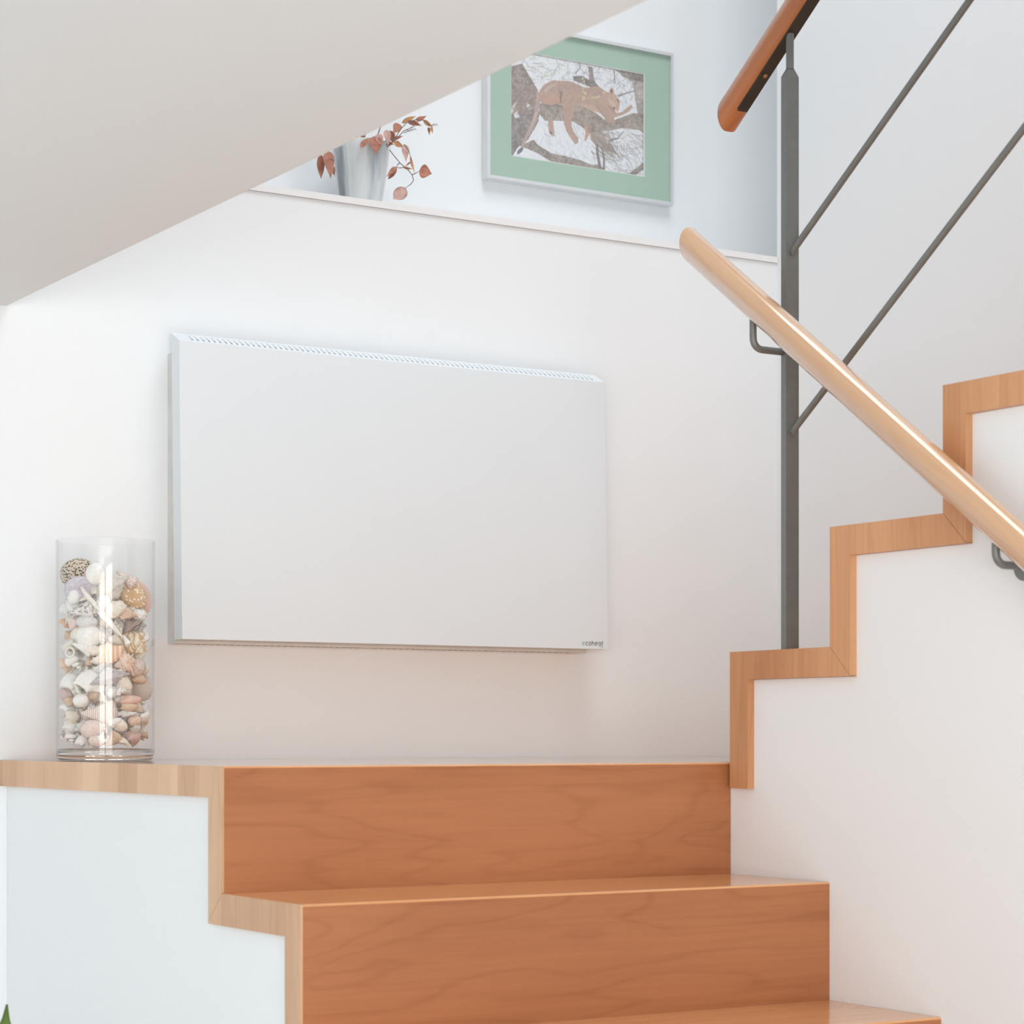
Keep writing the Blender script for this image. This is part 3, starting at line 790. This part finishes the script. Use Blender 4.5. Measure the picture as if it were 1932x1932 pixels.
# the smaller ones wedged between and behind them
Rin = JR - .0035; tries = 0; small = 0
kinds = [('clam','white'),('clam','cream'),('moon','white'),('cone','white'),('snail','ivory'),('clam','palepink'),('cone','cream'),('finger','ivory'),('clam','greywhite'),('moon','cream'),('auger','tan'),('coral','ivory'),('clam','tan'),('cone','palepink'),('snail','cream')]
cnt = 0
while tries < 16000 and cnt < 235:
    tries += 1
    sz = rng.uniform(.020, .032)
    rad = (Rin - sz*.52)*math.sqrt(rng.uniform(.02, 1)); ph = rng.uniform(0, 2*math.pi)
    ox, cy = rad*math.cos(ph), rad*math.sin(ph)
    ztop = .318 - .35*max(0, ox) - .10*max(0, -ox) - .10*abs(cy)
    if cy < -.035: continue
    z = rng.uniform(.024 + sz*.5, ztop - sz*.4)
    pos = Vector((JX, JY, ZL + z)) + ER*ox + ET*cy
    ok = True
    for q, rb, rs in placed:
        dd = (pos - q).length
        if dd < (rs*.80 + sz*.30): ok = False; break
    if not ok: continue
    typ, mat = kinds[rng.randrange(len(kinds))]
    hgt = ('lowest', 'lower', 'middle', 'upper', 'top')[min(4, int((z - .024)/.06))]
    sid = 'far left' if ox < -.045 else 'left' if ox < -.012 else 'middle' if ox < .015 else 'right' if ox < .045 else 'far right'
    wrd = {'clam': 'clam', 'moon': 'round snail', 'cone': 'cone shell', 'snail': 'spiral shell', 'finger': 'coral twig', 'auger': 'auger', 'coral': 'coral lump'}[typ]
    clr = {'greywhite': 'grey-white', 'palepink': 'pale pink'}.get(mat, mat)
    lab = 'small %s %s %s in the jar, %s, %s layer' % (clr, wrd, 'at the glass' if cy > .03 else 'deep', sid, hgt)
    wd = sz*{'clam': .95, 'moon': .9, 'cone': .62, 'snail': .8, 'finger': .32, 'auger': .4, 'coral': .9}[typ]
    put_shell(ox, cy, z, sz, wd, rng.uniform(-90, 90), typ, mat,
              lab, lab + 's', rng.uniform(-.9, .9), rng.uniform(-.9, .9))
    placed[-1] = (pos, sz/2, sz*.36)
    cnt += 1

# ------------------------------------------------------------------ vase with dried eucalyptus on the cap board
VX, VY, VZ = -0.0752, 1.13, LEDGE + 0.0135
t = NT('streaked_grey_glaze'); vv = t.coord('Object', scale=(16, 16, 1.6))
n1 = t.noise(vv, 1.4, 3, .5, .3); n2 = t.noise(t.coord('Object', scale=(60, 60, 4)), 1.0, 3)
f = t.math('ADD', t.math('MULTIPLY', n1, .8), t.math('MULTIPLY', n2, .2))
t.base(t.ramp(f, [(0.34, srgb(128, 132, 138)), (0.46, srgb(176, 184, 188)), (0.56, srgb(214, 217, 217)), (0.70, srgb(200, 204, 206))]))
t.set(Roughness=0.16, Coat_Weight=0.3); M['vase'] = t.m
vase = None
bm = bmesh.new()
hv = 0.161
rv = lambda h: .0375 + (.0598 - .0375)*(h/hv)
prof = [(.0005, 0.0), (.034, 0.0), (rv(0), .003)] + [(rv(h), h) for h in [hv*i/10 for i in range(1, 10)]] + [(rv(hv), hv - .002), (rv(hv) - .0012, hv), (rv(hv) - .0032, hv - .0015)] + [(rv(h) - .0045, h) for h in (hv*.8, hv*.4, hv*.06)] + [(.0005, hv*.05)]
bm_lathe(bm, prof, 64, rfun=lambda h, a: 1 + .008*math.sin(a*2 + h*20) + .004*math.sin(a*5))
for q in bm.verts: q.co += Vector((VX, VY, VZ))
vz = obj('ceramic_vase', bm, M['vase'], None, smooth='all')
tag(vz, 'grey-white streaked ceramic vase standing on the white cap board', 'vase')
M['leaf0'] = plain('dry_leaf_terracotta', srgb(210, 156, 136), 0.7, 0, .14, 90)
M['leaf1'] = plain('dry_leaf_dusty_pink', srgb(228, 196, 186), 0.75, 0, .12, 90)
M['leaf2'] = plain('dry_leaf_straw', srgb(222, 176, 134), 0.6, 0, .16, 90)
M['leaf3'] = plain('dry_leaf_brown', srgb(184, 134, 110), 0.65, 0, .16, 90)
M['twig'] = plain('dry_twig', srgb(120, 100, 92), 0.7, 0, .1, 90)
br = thing('dried_branch', 'bunch of dried rust-brown eucalyptus leaves in the grey vase', 'dried leaves', (VX, VY, VZ + .02))
def leaf_mesh(base, tip, w, fold=0.35, curl=0.18, n=10):
    bm = bmesh.new(); b = Vector(base); tt = Vector(tip); ax = tt - b; ln = ax.length; ax /= ln
    view = Vector((.42, .90, -.1)).normalized()
    sd = ax.cross(view).normalized(); nr = sd.cross(ax).normalized()
    rows = []
    for i in range(n + 1):
        s = i/n
        wd = w*.5*(math.sin(math.pi*min(1, s*1.02)**.72)**.85)*(1 - .35*s**3) if 0 < i < n else w*.015
        c = b + ax*(ln*s) + nr*(curl*ln*math.sin(math.pi*s))
        row = []
        for k in (-1, -.5, 0, .5, 1):
            row.append(bm.verts.new(c + sd*(wd*k) - nr*(fold*wd*abs(k)) + nr*(.06*wd*math.sin(9*s + k*2))))
        rows.append(row)
    for i in range(n):
        for k in range(4): bm.faces.new((rows[i][k], rows[i][k+1], rows[i+1][k+1], rows[i+1][k]))
    bmesh.ops.solidify(bm, geom=bm.faces[:], thickness=0.0005)
    return bm
LEAVES = [
(-0.0787, 1.065, 1.24, -0.0813, 1.053, 1.2001, 0.0281, 0.0) ,
(-0.0729, 1.06, 1.2451, -0.0755, 1.048, 1.2202, 0.0164, 1.0) ,
(-0.0495, 1.07, 1.2575, -0.0522, 1.058, 1.2236, 0.0151, 1.0) ,
(-0.0939, 1.07, 1.2335, -0.1157, 1.058, 1.2108, 0.0123, 0.0) ,
(-0.0969, 1.06, 1.2336, -0.1002, 1.048, 1.2189, 0.0044, 2.0) ,
(-0.0143, 1.12, 1.2724, -0.0154, 1.108, 1.2466, 0.0181, 3.0) ,
(-0.0094, 1.09, 1.2802, -0.0295, 1.078, 1.2552, 0.018, 0.0) ,
(-0.0221, 1.09, 1.2424, -0.005, 1.078, 1.231, 0.0118, 2.0) ,
(-0.0023, 1.08, 1.2373, -0.0058, 1.068, 1.1983, 0.0152, 1.0) ,
(0.0104, 1.08, 1.2155, 0.0144, 1.068, 1.1795, 0.0055, 2.0) ,
(0.0119, 1.08, 1.2032, -0.009, 1.068, 1.1875, 0.0039, 3.0) ,
(-0.0027, 1.085, 1.1919, 0.012, 1.073, 1.1886, 0.0055, 2.0) ,
(-0.0268, 1.07, 1.1863, -0.0568, 1.058, 1.1592, 0.0103, 0.0) ,
(-0.0232, 1.075, 1.1864, -0.0502, 1.063, 1.157, 0.0097, 3.0) ,
(0.031, 1.08, 1.187, 0.0538, 1.068, 1.1826, 0.0292, 0.0) ,
(0.0001, 1.08, 1.1497, -0.035, 1.068, 1.1201, 0.0277, 1.0) ,
(-0.1768, 1.08, 1.2012, -0.1758, 1.068, 1.1432, 0.0224, 0.0) ,
(-0.1894, 1.085, 1.1938, -0.1945, 1.073, 1.1418, 0.0156, 3.0) ,
(-0.1587, 1.09, 1.1745, -0.1616, 1.078, 1.1539, 0.0055, 3.0) ,
(-0.1587, 1.09, 1.1718, -0.1622, 1.078, 1.1538, 0.0041, 3.0) ,
(0.004, 1.08, 1.2832, 0.0306, 1.068, 1.2766, 0.0104, 3.0) ,
(0.0203, 1.075, 1.2886, 0.039, 1.063, 1.2968, 0.0097, 0.0) ,
(0.0072, 1.08, 1.2816, 0.0259, 1.068, 1.2843, 0.0062, 2.0) ,
(0.035, 1.07, 1.2895, 0.0513, 1.058, 1.2745, 0.009, 2.0) ,
(0.0506, 1.075, 1.2783, 0.0453, 1.063, 1.2581, 0.0063, 3.0) ,
(0.0541, 1.07, 1.279, 0.0505, 1.058, 1.2619, 0.0049, 2.0) ,
(-0.0031, 1.09, 1.2824, 0.0235, 1.078, 1.2974, 0.0097, 2.0) ,
(-0.0166, 1.1, 1.2634, 0.0005, 1.088, 1.2769, 0.0056, 2.0) ,
(-0.0213, 1.1, 1.2475, -0.001, 1.088, 1.2559, 0.0076, 0.0) ,
(-0.0495, 1.08, 1.2364, -0.0342, 1.068, 1.2303, 0.011, 3.0) ,
]
STEMS = [
[(-0.0452, 1.065, 1.2171), (-0.0382, 1.065, 1.2098), (-0.0217, 1.065, 1.1941), (-0.0028, 1.065, 1.1828), (0.0067, 1.065, 1.1737), (0.0099, 1.065, 1.1631), (0.0036, 1.065, 1.1547), (-0.0083, 1.065, 1.1456)] ,
[(0.0067, 1.065, 1.1737), (0.0146, 1.065, 1.1782), (0.0226, 1.065, 1.1827)] ,
[(-0.0122, 1.065, 1.1864), (-0.0233, 1.065, 1.1836), (-0.0295, 1.065, 1.1848)] ,
[(-0.0217, 1.065, 1.1941), (-0.0272, 1.065, 1.19), (-0.0288, 1.065, 1.1849)] ,
[(-0.0499, 1.065, 1.222), (-0.0358, 1.065, 1.2377), (-0.0185, 1.065, 1.2635), (-0.0043, 1.065, 1.2786), (0.0146, 1.065, 1.2861), (0.0321, 1.065, 1.2879), (0.0497, 1.065, 1.2786), (0.0593, 1.065, 1.2856)] ,
[(-0.0122, 1.065, 1.2326), (-0.0012, 1.065, 1.2217), (0.0028, 1.065, 1.2105)] ,
[(-0.0499, 1.065, 1.222), (-0.0248, 1.065, 1.2461), (-0.0122, 1.065, 1.2602), (0.0115, 1.065, 1.2719)] ,
[(-0.0122, 1.065, 1.2561), (0.0083, 1.065, 1.2645)] ,
[(0.0036, 1.065, 1.2099), (0.0051, 1.065, 1.1991)] ,
[(-0.0733, 1.065, 1.2161), (-0.0764, 1.065, 1.2321), (-0.0787, 1.065, 1.24)] ,
[(-0.1686, 1.065, 1.1787), (-0.1777, 1.065, 1.1816), (-0.1868, 1.065, 1.1763)] ,
]
for i, l in enumerate(LEAVES):
    obj('leaf', leaf_mesh(l[0:3], l[3:6], l[6], fold=(.30 if i % 3 else .12), curl=(.14 if i % 2 else -.08)), M['leaf%d' % int(l[7])], br, smooth='all')
for s in STEMS:
    bm = bmesh.new(); bm_tube(bm, s, [.0009]*(len(s)-1) + [.0004], 7)
    obj('stem', bm, M['twig'], br, smooth='all')
# stalks rising out of the vase and the upper foliage, partly behind the ceiling edge
for k, (dx, dy, h) in enumerate(((-.03, .0, .30), (.0, .015, .34), (.028, -.01, .27), (-.05, .01, .24), (.015, .02, .22))):
    p0 = Vector((VX + dx*.3, VY + dy*.4, VZ + .03)); p1 = Vector((VX + dx, VY + dy, VZ + .17)); p2 = Vector((VX + dx*2.2, VY + dy*1.5, VZ + h))
    bm = bmesh.new(); bm_tube(bm, [p0, p1, p2], [.0018, .0014, .0006], 8); obj('stem', bm, M['twig'], br, smooth='all')
    for j in range(6):
        q = p1.lerp(p2, .15 + j*.16); a = j*2.2 + k
        tip = q + Vector((math.cos(a)*.026, math.sin(a)*.012 - .008, .012*math.sin(a*1.7)))
        if (q.x - VX) > .02 and q.z < VZ + .22: continue
        obj('leaf', leaf_mesh(q, tip, .018 + .006*math.sin(a), curl=.1), M['leaf%d' % ((j + k) % 4)], br, smooth='all')
# fine feathery sprigs
for bx, bz, tx, tz in ((-.0035, 1.262, .016, 1.268), (-.004, 1.2625, .0125, 1.2745), (.0495, 1.279, .066, 1.2843), (-.176, 1.160, -.168, 1.150)):
    bm = bmesh.new(); b = Vector((bx, 1.07, bz)); tt = Vector((tx, 1.066, tz))
    bm_tube(bm, [b, b.lerp(tt, .5) + Vector((0, 0, .001)), tt], .0004, 6)
    for j in range(7):
        p = b.lerp(tt, .2 + j*.12)
        bm_tube(bm, [p, p + Vector((.0022, 0, (.002 if j % 2 else -.0018)))], [.0003, .0006], 5)
    obj('sprig', bm, M['twig'], br)

# ------------------------------------------------------------------ framed photograph
PY = 1.235                                  # face of the rear wall
def PX(x): return x
fx1, fz0, fz1 = 0.7600, 1.2336, 1.5747
fx0 = 0.2721
px0, px1, pz0, pz1 = 0.3380, 0.6845, 1.2916, 1.5178
pic = thing('framed_picture', 'framed photo of a lioness asleep on a tree branch, green mount', 'picture', ((fx0+fx1)/2, PY, fz0))
fw, fd = 0.0068, 0.025
yF = PY - fd
bm = bmesh.new()
for (a, b, c, d) in ((fx0, fx0+fw, fz0, fz1), (fx1-fw, fx1, fz0, fz1)):
    bm_prism(bm, [(a, c if a == fx0 else c), (b, c + (fw if a == fx0 else 0)), (b, d - (fw if a == fx0 else 0)), (a, d)] if a == fx0 else [(a, c + fw), (b, c), (b, d), (a, d - fw)], 'y', yF, PY - .0005)
for (c, d) in ((fz0, fz0+fw), (fz1-fw, fz1)):
    bm_prism(bm, [(fx0, c), (fx1, c), (fx1-fw, d), (fx0+fw, d)] if c == fz0 else [(fx0+fw, c), (fx1-fw, c), (fx1, d), (fx0, d)], 'y', yF, PY - .0005)
obj('frame', bm, M['frame'], pic, bevel=0.0012, seg=2)
ym = PY - .0165
bm = bmesh.new()
o4 = [(fx0+fw*.8, fz0+fw*.8), (fx1-fw*.8, fz0+fw*.8), (fx1-fw*.8, fz1-fw*.8), (fx0+fw*.8, fz1-fw*.8)]
bw = .0016
i4 = [(px0-bw, pz0-bw), (px1+bw, pz0-bw), (px1+bw, pz1+bw), (px0-bw, pz1+bw)]
j4 = [(px0, pz0), (px1, pz0), (px1, pz1), (px0, pz1)]
A = [bm.verts.new((x, ym, z)) for x, z in o4]; B = [bm.verts.new((x, ym, z)) for x, z in i4]; Cc = [bm.verts.new((x, ym + .0018, z)) for x, z in j4]
for k in range(4): bm.faces.new((A[k], A[(k+1)%4], B[(k+1)%4], B[k]))
for k in range(4):
    fce = bm.faces.new((B[k], B[(k+1)%4], Cc[(k+1)%4], Cc[k])); fce.material_index = 1
obj('mount', bm, [M['mat'], M['bevelcut']], pic)
box('backing', (fx0 + .003, fx1 - .003, PY - .012, PY - .002, fz0 + .003, fz1 - .003), M['bevelcut'], pic)
box('glass', (fx0 + fw*.8, fx1 - fw*.8, PY - .0212, PY - .0200, fz0 + fw*.8, fz1 - fw*.8), M['pane'], pic)

# the print: painted on a fine grid as vertex colour (flat ink plus painted glass haze)
NX, NZ = 370, 242
def zm(x, y):                                # sketch coordinates -> print coordinates 0..1
    u = (x - 70)/1788.0; yt = 10.6 + .191*(x - 72); yb = 1438 + .1596*(x - 68)
    return u*NX, (y - yt)/(yb - yt)*NZ
img = np.zeros((NZ, NX, 3)); gy, gx = np.mgrid[0:NZ, 0:NX] + 0.5
nr_ = np.random.RandomState(3)
def smooth_noise(cell):
    h, w = NZ//cell + 3, NX//cell + 3
    g = nr_.rand(h, w); yy = gy/cell; xx = gx/cell
    y0 = yy.astype(int); x0 = xx.astype(int); fy = yy - y0; fx = xx - x0
    return g[y0, x0]*(1-fy)*(1-fx) + g[y0+1, x0]*fy*(1-fx) + g[y0, x0+1]*(1-fy)*fx + g[y0+1, x0+1]*fy*fx
fine = nr_.rand(NZ, NX); med = smooth_noise(4); big = smooth_noise(14)
def poly_mask(pts):
    P = [zm(*p) for p in pts]; m = np.zeros((NZ, NX), bool); n = len(P)
    for i in range(n):
        (xa, ya), (xb, yb) = P[i], P[(i+1) % n]
        if ya == yb: continue
        c = ((ya > gy) != (yb > gy)) & (gx < (xb - xa)*(gy - ya)/(yb - ya) + xa)
        m ^= c
    return m
def paint(m, c, a=1.0, tex=None):
    cc = np.array(c, float)/255
    cc = cc[None, None, :]*np.ones((NZ, NX, 1))
    if tex is not None: cc = cc*(1 + tex[:, :, None])
    al = (m if m.dtype != bool else m.astype(float))[:, :, None]*a
    img[:] = img*(1 - al) + cc*al
def stroke(pts, w0, w1, c, a=1.0, tex=None):
    P = [zm(*p) for p in pts]; n = len(P) - 1; al = np.zeros((NZ, NX))
    for i in range(n):
        (xa, ya), (xb, yb) = P[i], P[i+1]
        x0, x1 = int(max(0, min(xa, xb) - 12)), int(min(NX, max(xa, xb) + 13)); z0, z1 = int(max(0, min(ya, yb) - 12)), int(min(NZ, max(ya, yb) + 13))
        if x1 <= x0 or z1 <= z0: continue
        sx, sy = gx[z0:z1, x0:x1], gy[z0:z1, x0:x1]
        d = (xb - xa)**2 + (yb - ya)**2 + 1e-9
        tt = np.clip(((sx - xa)*(xb - xa) + (sy - ya)*(yb - ya))/d, 0, 1)
        dist = np.hypot(sx - xa - tt*(xb - xa), sy - ya - tt*(yb - ya))
        w = (w0 + (w1 - w0)*(i + tt)/n)*NX/1788/2
        al[z0:z1, x0:x1] = np.maximum(al[z0:z1, x0:x1], np.clip(w - dist + .5, 0, 1))
    paint(al, c, a, tex)
img[:] = np.array([222, 226, 232])/255*(1 + .05*(med[:, :, None] - .5))
def twigs(n, x0, x1, y0, y1, c, ang, sp, ln, w, a):
    for _ in range(n):
        x, y = nr_.uniform(x0, x1), nr_.uniform(y0, y1); q = math.radians(ang + nr_.uniform(-sp, sp)); l_ = ln*nr_.uniform(.4, 1.3)
        k = nr_.uniform(-.5, .5); k2 = q + k
        stroke([(x, y), (x + l_*.5*math.cos(q), y + l_*.5*math.sin(q)), (x + l_*(.5*math.cos(q) + .5*math.cos(k2)), y + l_*(.5*math.sin(q) + .5*math.sin(k2)))], w, w*.5, np.array(c)*nr_.uniform(.85, 1.12), a)
twigs(170, 180, 1500, 30, 560, (140, 136, 138), 60, 80, 150, 7, .6)
twigs(60, 240, 760, 60, 420, (178, 184, 140), 60, 90, 60, 9, .5)
twigs(90, 500, 1250, 950, 1500, (150, 146, 148), 70, 50, 140, 6, .55)
twigs(160, 1250, 1850, 1080, 1700, (142, 134, 132), 40, 60, 190, 7, .65)
twigs(50, 1440, 1720, 380, 800, (136, 134, 140), 80, 70, 110, 7, .6)
tx = (fine - .5)*.30 + (med - .5)*.35 + (big - .5)*.25
TR_, TR2 = (140, 128, 121), (128, 121, 118)
paint(poly_mask([(1500,270),(1870,340),(1870,1010),(1780,900),(1740,700),(1700,450),(1560,380)]), (142,130,122), .75, tx*1.5)
paint(poly_mask([(60,240),(220,200),(330,390),(430,560),(420,760),(450,880),(400,980),(300,1100),(60,1000)]), TR_, 1, tx)
paint(poly_mask([(60,900),(250,850),(400,900),(440,960),(370,1080),(300,1220),(160,1330),(90,1450),(50,1450)]), TR2, 1, tx)
for p in ([(275,710),(360,800),(320,835),(280,780)], [(110,890),(160,830),(185,920),(130,935)], [(75,780),(110,740),(150,700),(110,820),(70,900)]): paint(poly_mask(p), (226,230,236), .85)
twigs(50, 80, 420, 640, 900, (150,132,122), -50, 25, 220, 14, .7)
paint(poly_mask([(1095,236),(1150,245),(1180,430),(1230,500),(1300,560),(1140,520),(900,430),(890,370),(1000,365),(1110,420)]), (124,114,112), 1, tx)
paint(poly_mask([(440,720),(620,770),(760,740),(1000,760),(1200,860),(1310,950),(1450,960),(1700,870),(1870,880),(1870,1150),(1780,1090),(1560,1070),(1400,1100),(1250,1110),(1120,1140),(1000,1040),(880,970),(640,965),(520,965),(450,880)]), (146,134,124), 1, tx)
paint(poly_mask([(1100,1040),(1280,1090),(1340,1200),(1440,1330),(1560,1500),(1480,1420),(1340,1350),(1200,1300),(1130,1220)]), (156,140,126), .8, tx)
twigs(90, 1130, 1420, 1080, 1420, (128,116,108), 50, 30, 190, 9, .6)
paint(poly_mask([(180,1300),(260,1270),(370,1220),(430,1290),(600,1400),(800,1440),(980,1490),(1140,1555),(1250,1550),(1340,1650),(1000,1590),(700,1550),(560,1490),(440,1410),(240,1320)]), (138,128,122), 1, tx)
for s_, w0, w1 in (([(1215,1290),(1225,1420),(1255,1580)],34,40), ([(1285,1330),(1310,1480),(1310,1640)],22,30), ([(1390,1235),(1500,1200),(1580,1110)],20,8), ([(1510,640),(1620,600),(1740,570)],16,10), ([(1450,300),(1460,480)],16,8), ([(980,200),(990,250),(930,330)],14,8)):
    stroke(s_, w0, w1, (112,104,104), .95)
paint(poly_mask([(1630,1690),(1760,1600),(1860,1520),(1860,1620),(1740,1700)]), (134,126,120), 1, tx)
paint(poly_mask([(1460,290),(1870,340),(1870,470),(1700,420),(1560,360)]), (120,112,106), .8, tx*1.4)
paint(poly_mask([(1090,1240),(1130,1225),(1170,1270),(1130,1300)]), (226,230,236), .8)
ltx = (fine - .5)*.07 + (med - .5)*.10
LI = (176, 145, 130)
paint(poly_mask([(560,955),(625,960),(640,1090),(650,1165),(610,1175),(570,1110)]), LI, 1, ltx); paint(poly_mask([(570,1110),(610,1110),(620,1140),(590,1150)]), (96,88,86), .8)
paint(poly_mask([(1048,1030),(1088,1040),(1095,1110),(1112,1165),(1085,1185),(1068,1245),(1045,1230),(1062,1130)]), (190,142,116), 1, ltx)
body = [(420,660),(450,560),(500,490),(570,445),(640,425),(720,432),(800,430),(880,445),(960,480),(1040,520),(1110,525),(1180,505),(1260,520),(1310,560),(1385,600),(1390,700),(1400,780),(1440,840),(1500,868),(1560,850),(1620,800),(1690,752),(1704,790),(1650,850),(1560,895),(1455,925),(1442,985),(1390,1002),(1340,975),(1310,920),(1250,860),(1150,840),(1050,790),(980,762),(905,748),(892,820),(876,940),(870,1030),(905,1120),(965,1200),(962,1262),(920,1282),(870,1212),(808,1110),(768,1000),(772,900),(765,800),(735,740),(700,748),(600,768),(520,752),(470,720)]
paint(poly_mask(body), LI, 1, ltx)
paint(poly_mask([(440,600),(520,500),(700,440),(960,490),(1120,540),(1260,540),(1340,600),(1250,640),(1000,580),(760,560),(600,560)]), (162,138,128), .55, ltx)
paint(poly_mask([(500,560),(560,500),(700,450),(680,480),(580,540),(530,590)]), (206,190,182), .5)
paint(poly_mask([(470,650),(700,640),(720,700),(600,765),(500,735)]), (190,146,122), .6, ltx)
paint(poly_mask([(905,745),(1050,740),(1190,780),(1260,860),(1150,840),(1050,790),(980,762)]), (198,168,152), .6)
paint(poly_mask([(700,560),(760,580),(745,620),(735,740),(715,730),(720,620)]), (112,100,98), .7)
stroke([(700,745),(600,772),(480,738)], 18, 14, (104,98,96), .7)
stroke([(1210,700),(1240,800),(1320,920)], 14, 10, (140,112,102), .6)
stroke([(1370,760),(1420,815),(1490,880)], 18, 12, (108,94,90), .7)
paint(poly_mask([(1300,560),(1380,600),(1370,700),(1390,790),(1300,760),(1230,700)]), (182,152,138), .6, ltx)
head = [(1375,620),(1380,560),(1410,518),(1440,540),(1455,610),(1500,660),(1532,710),(1525,780),(1505,830),(1508,868),(1480,875),(1450,835),(1415,800),(1380,760),(1365,700)]
paint(poly_mask(head), (186,152,134), 1, ltx)
paint(poly_mask([(1380,680),(1420,690),(1470,760),(1440,790),(1395,740)]), (204,178,164), .7)
paint(poly_mask([(1398,560),(1420,545),(1428,590),(1408,610)]), (70,62,62), .85)
stroke([(1495,690),(1515,720)], 22, 14, (110,88,80), .8)
paint(poly_mask([(1430,790),(1450,785),(1460,812),(1440,822)]), (70,66,68), .9)
paint(poly_mask([(1455,830),(1480,815),(1508,862),(1480,875)]), (214,202,194), .9)
stroke([(440,620),(425,700),(410,840),(385,960),(340,1060),(270,1190),(222,1310)], 62, 34, (174,150,140), 1, ltx)
stroke([(460,780),(440,900),(410,1010),(370,1090)], 10, 10, (110,106,106), .7)
stroke([(405,850),(375,960),(325,1060)], 12, 6, (212,200,194), .7)
paint(poly_mask([(152,1415),(160,1370),(205,1325),(240,1325),(220,1380),(180,1412)]), (92,100,108), 1)
for x, y in ((1020,400),(1040,440),(1045,480),(1030,520),(1075,515),(1025,570),(1045,590),(1060,600),(1030,650),(1050,660),(1020,680),(1155,655),(1185,650),(1215,655),(1240,640),(1310,590),(1690,690),(1700,640),(430,270),(545,320),(350,240)):
    paint(poly_mask([(x-14, y+14), (x, y-18), (x+14, y-8), (x+6, y+20)]), (200,202,150), .85)
img = np.clip(img*.88 + .165, 0, 1)  # pale veil over the ink, painting in the reflection on the glass
lin = np.where(img <= .04045, img/12.92, ((img + .055)/1.055)**2.4)
xs_ = np.linspace(px0 - .001, px1 + .001, NX); zs_ = np.linspace(pz1 + .001, pz0 - .001, NZ)
X, Z = np.meshgrid(xs_, zs_)
V = np.stack([X.ravel(), np.full(X.size, PY - .0135), Z.ravel()], 1)
idx = np.arange(NX*NZ).reshape(NZ, NX)
F = np.stack([idx[:-1, :-1].ravel(), idx[1:, :-1].ravel(), idx[1:, 1:].ravel(), idx[:-1, 1:].ravel()], 1)
me = bpy.data.meshes.new('photo_print'); me.from_pydata(V.tolist(), [], F.tolist())
ca = me.color_attributes.new('ink', 'FLOAT_COLOR', 'POINT')
ca.data.foreach_set('color', np.concatenate([lin.reshape(-1, 3), np.ones((NX*NZ, 1))], 1).astype(np.float32).ravel())
t = NT('photo_ink'); at = t.node('ShaderNodeVertexColor', layer_name='ink'); t.base(at.outputs['Color']); t.set(Roughness=0.6)
me.materials.append(t.m)
obj('photo_print', me, None, pic)

# ------------------------------------------------------------------ leafy plant whose tip shows at the lower left
M['green'] = plain('green_leaf', srgb(122, 150, 74), 0.45, 0, .22, 18)
M['pot'] = plain('white_pot', srgb(226, 224, 220), 0.5)
M['soil'] = plain('potting_soil', srgb(70, 54, 42), 0.95)
PXp, PYp = -1.262, -0.06
pl = thing('potted_plant', 'green leafy pot plant whose leaf tip shows at the lower left edge', 'plant', (PXp, PYp, FL))
bm = bmesh.new(); bm_lathe(bm, [(.001, 0), (.09, 0), (.10, .02), (.125, .25), (.13, .26), (.118, .26), (.112, .22), (.001, .215)], 40)
for q in bm.verts: q.co += Vector((PXp, PYp, FL))
obj('pot', bm, M['pot'], pl, smooth=True)
bm = bmesh.new(); bm_lathe(bm, [(.001, .216), (.109, .216), (.109, .232), (.001, .236)], 24)
for q in bm.verts: q.co += Vector((PXp, PYp, FL))
obj('soil', bm, M['soil'], pl)
tips = [(-1.2242, -0.0406, -0.3114), (-1.36, -.12, -.40), (-1.43, .02, -.46), (-1.30, .05, -.42), (-1.25, -.18, -.55), (-1.47, -.1, -.58), (-1.33, -.22, -.5), (-1.22, .07, -.62)]
for k, tp in enumerate(tips):
    tp = Vector(tp); b0 = Vector((PXp + .02*math.cos(k*2.1), PYp + .02*math.sin(k*2.1), FL + .2))
    lf = tp - Vector(((tp.x - PXp)*.35 + .012, (tp.y - PYp)*.3, .26))
    bm = bmesh.new(); bm_tube(bm, [b0, b0.lerp(lf, .5) + Vector((0, 0, .05)), lf], [.006, .005, .003], 8)
    obj('stem', bm, M['green'], pl, smooth='all')
    obj('leaf', leaf_mesh(lf, tp, .085, .45, .06, 14), M['green'], pl, smooth='all')
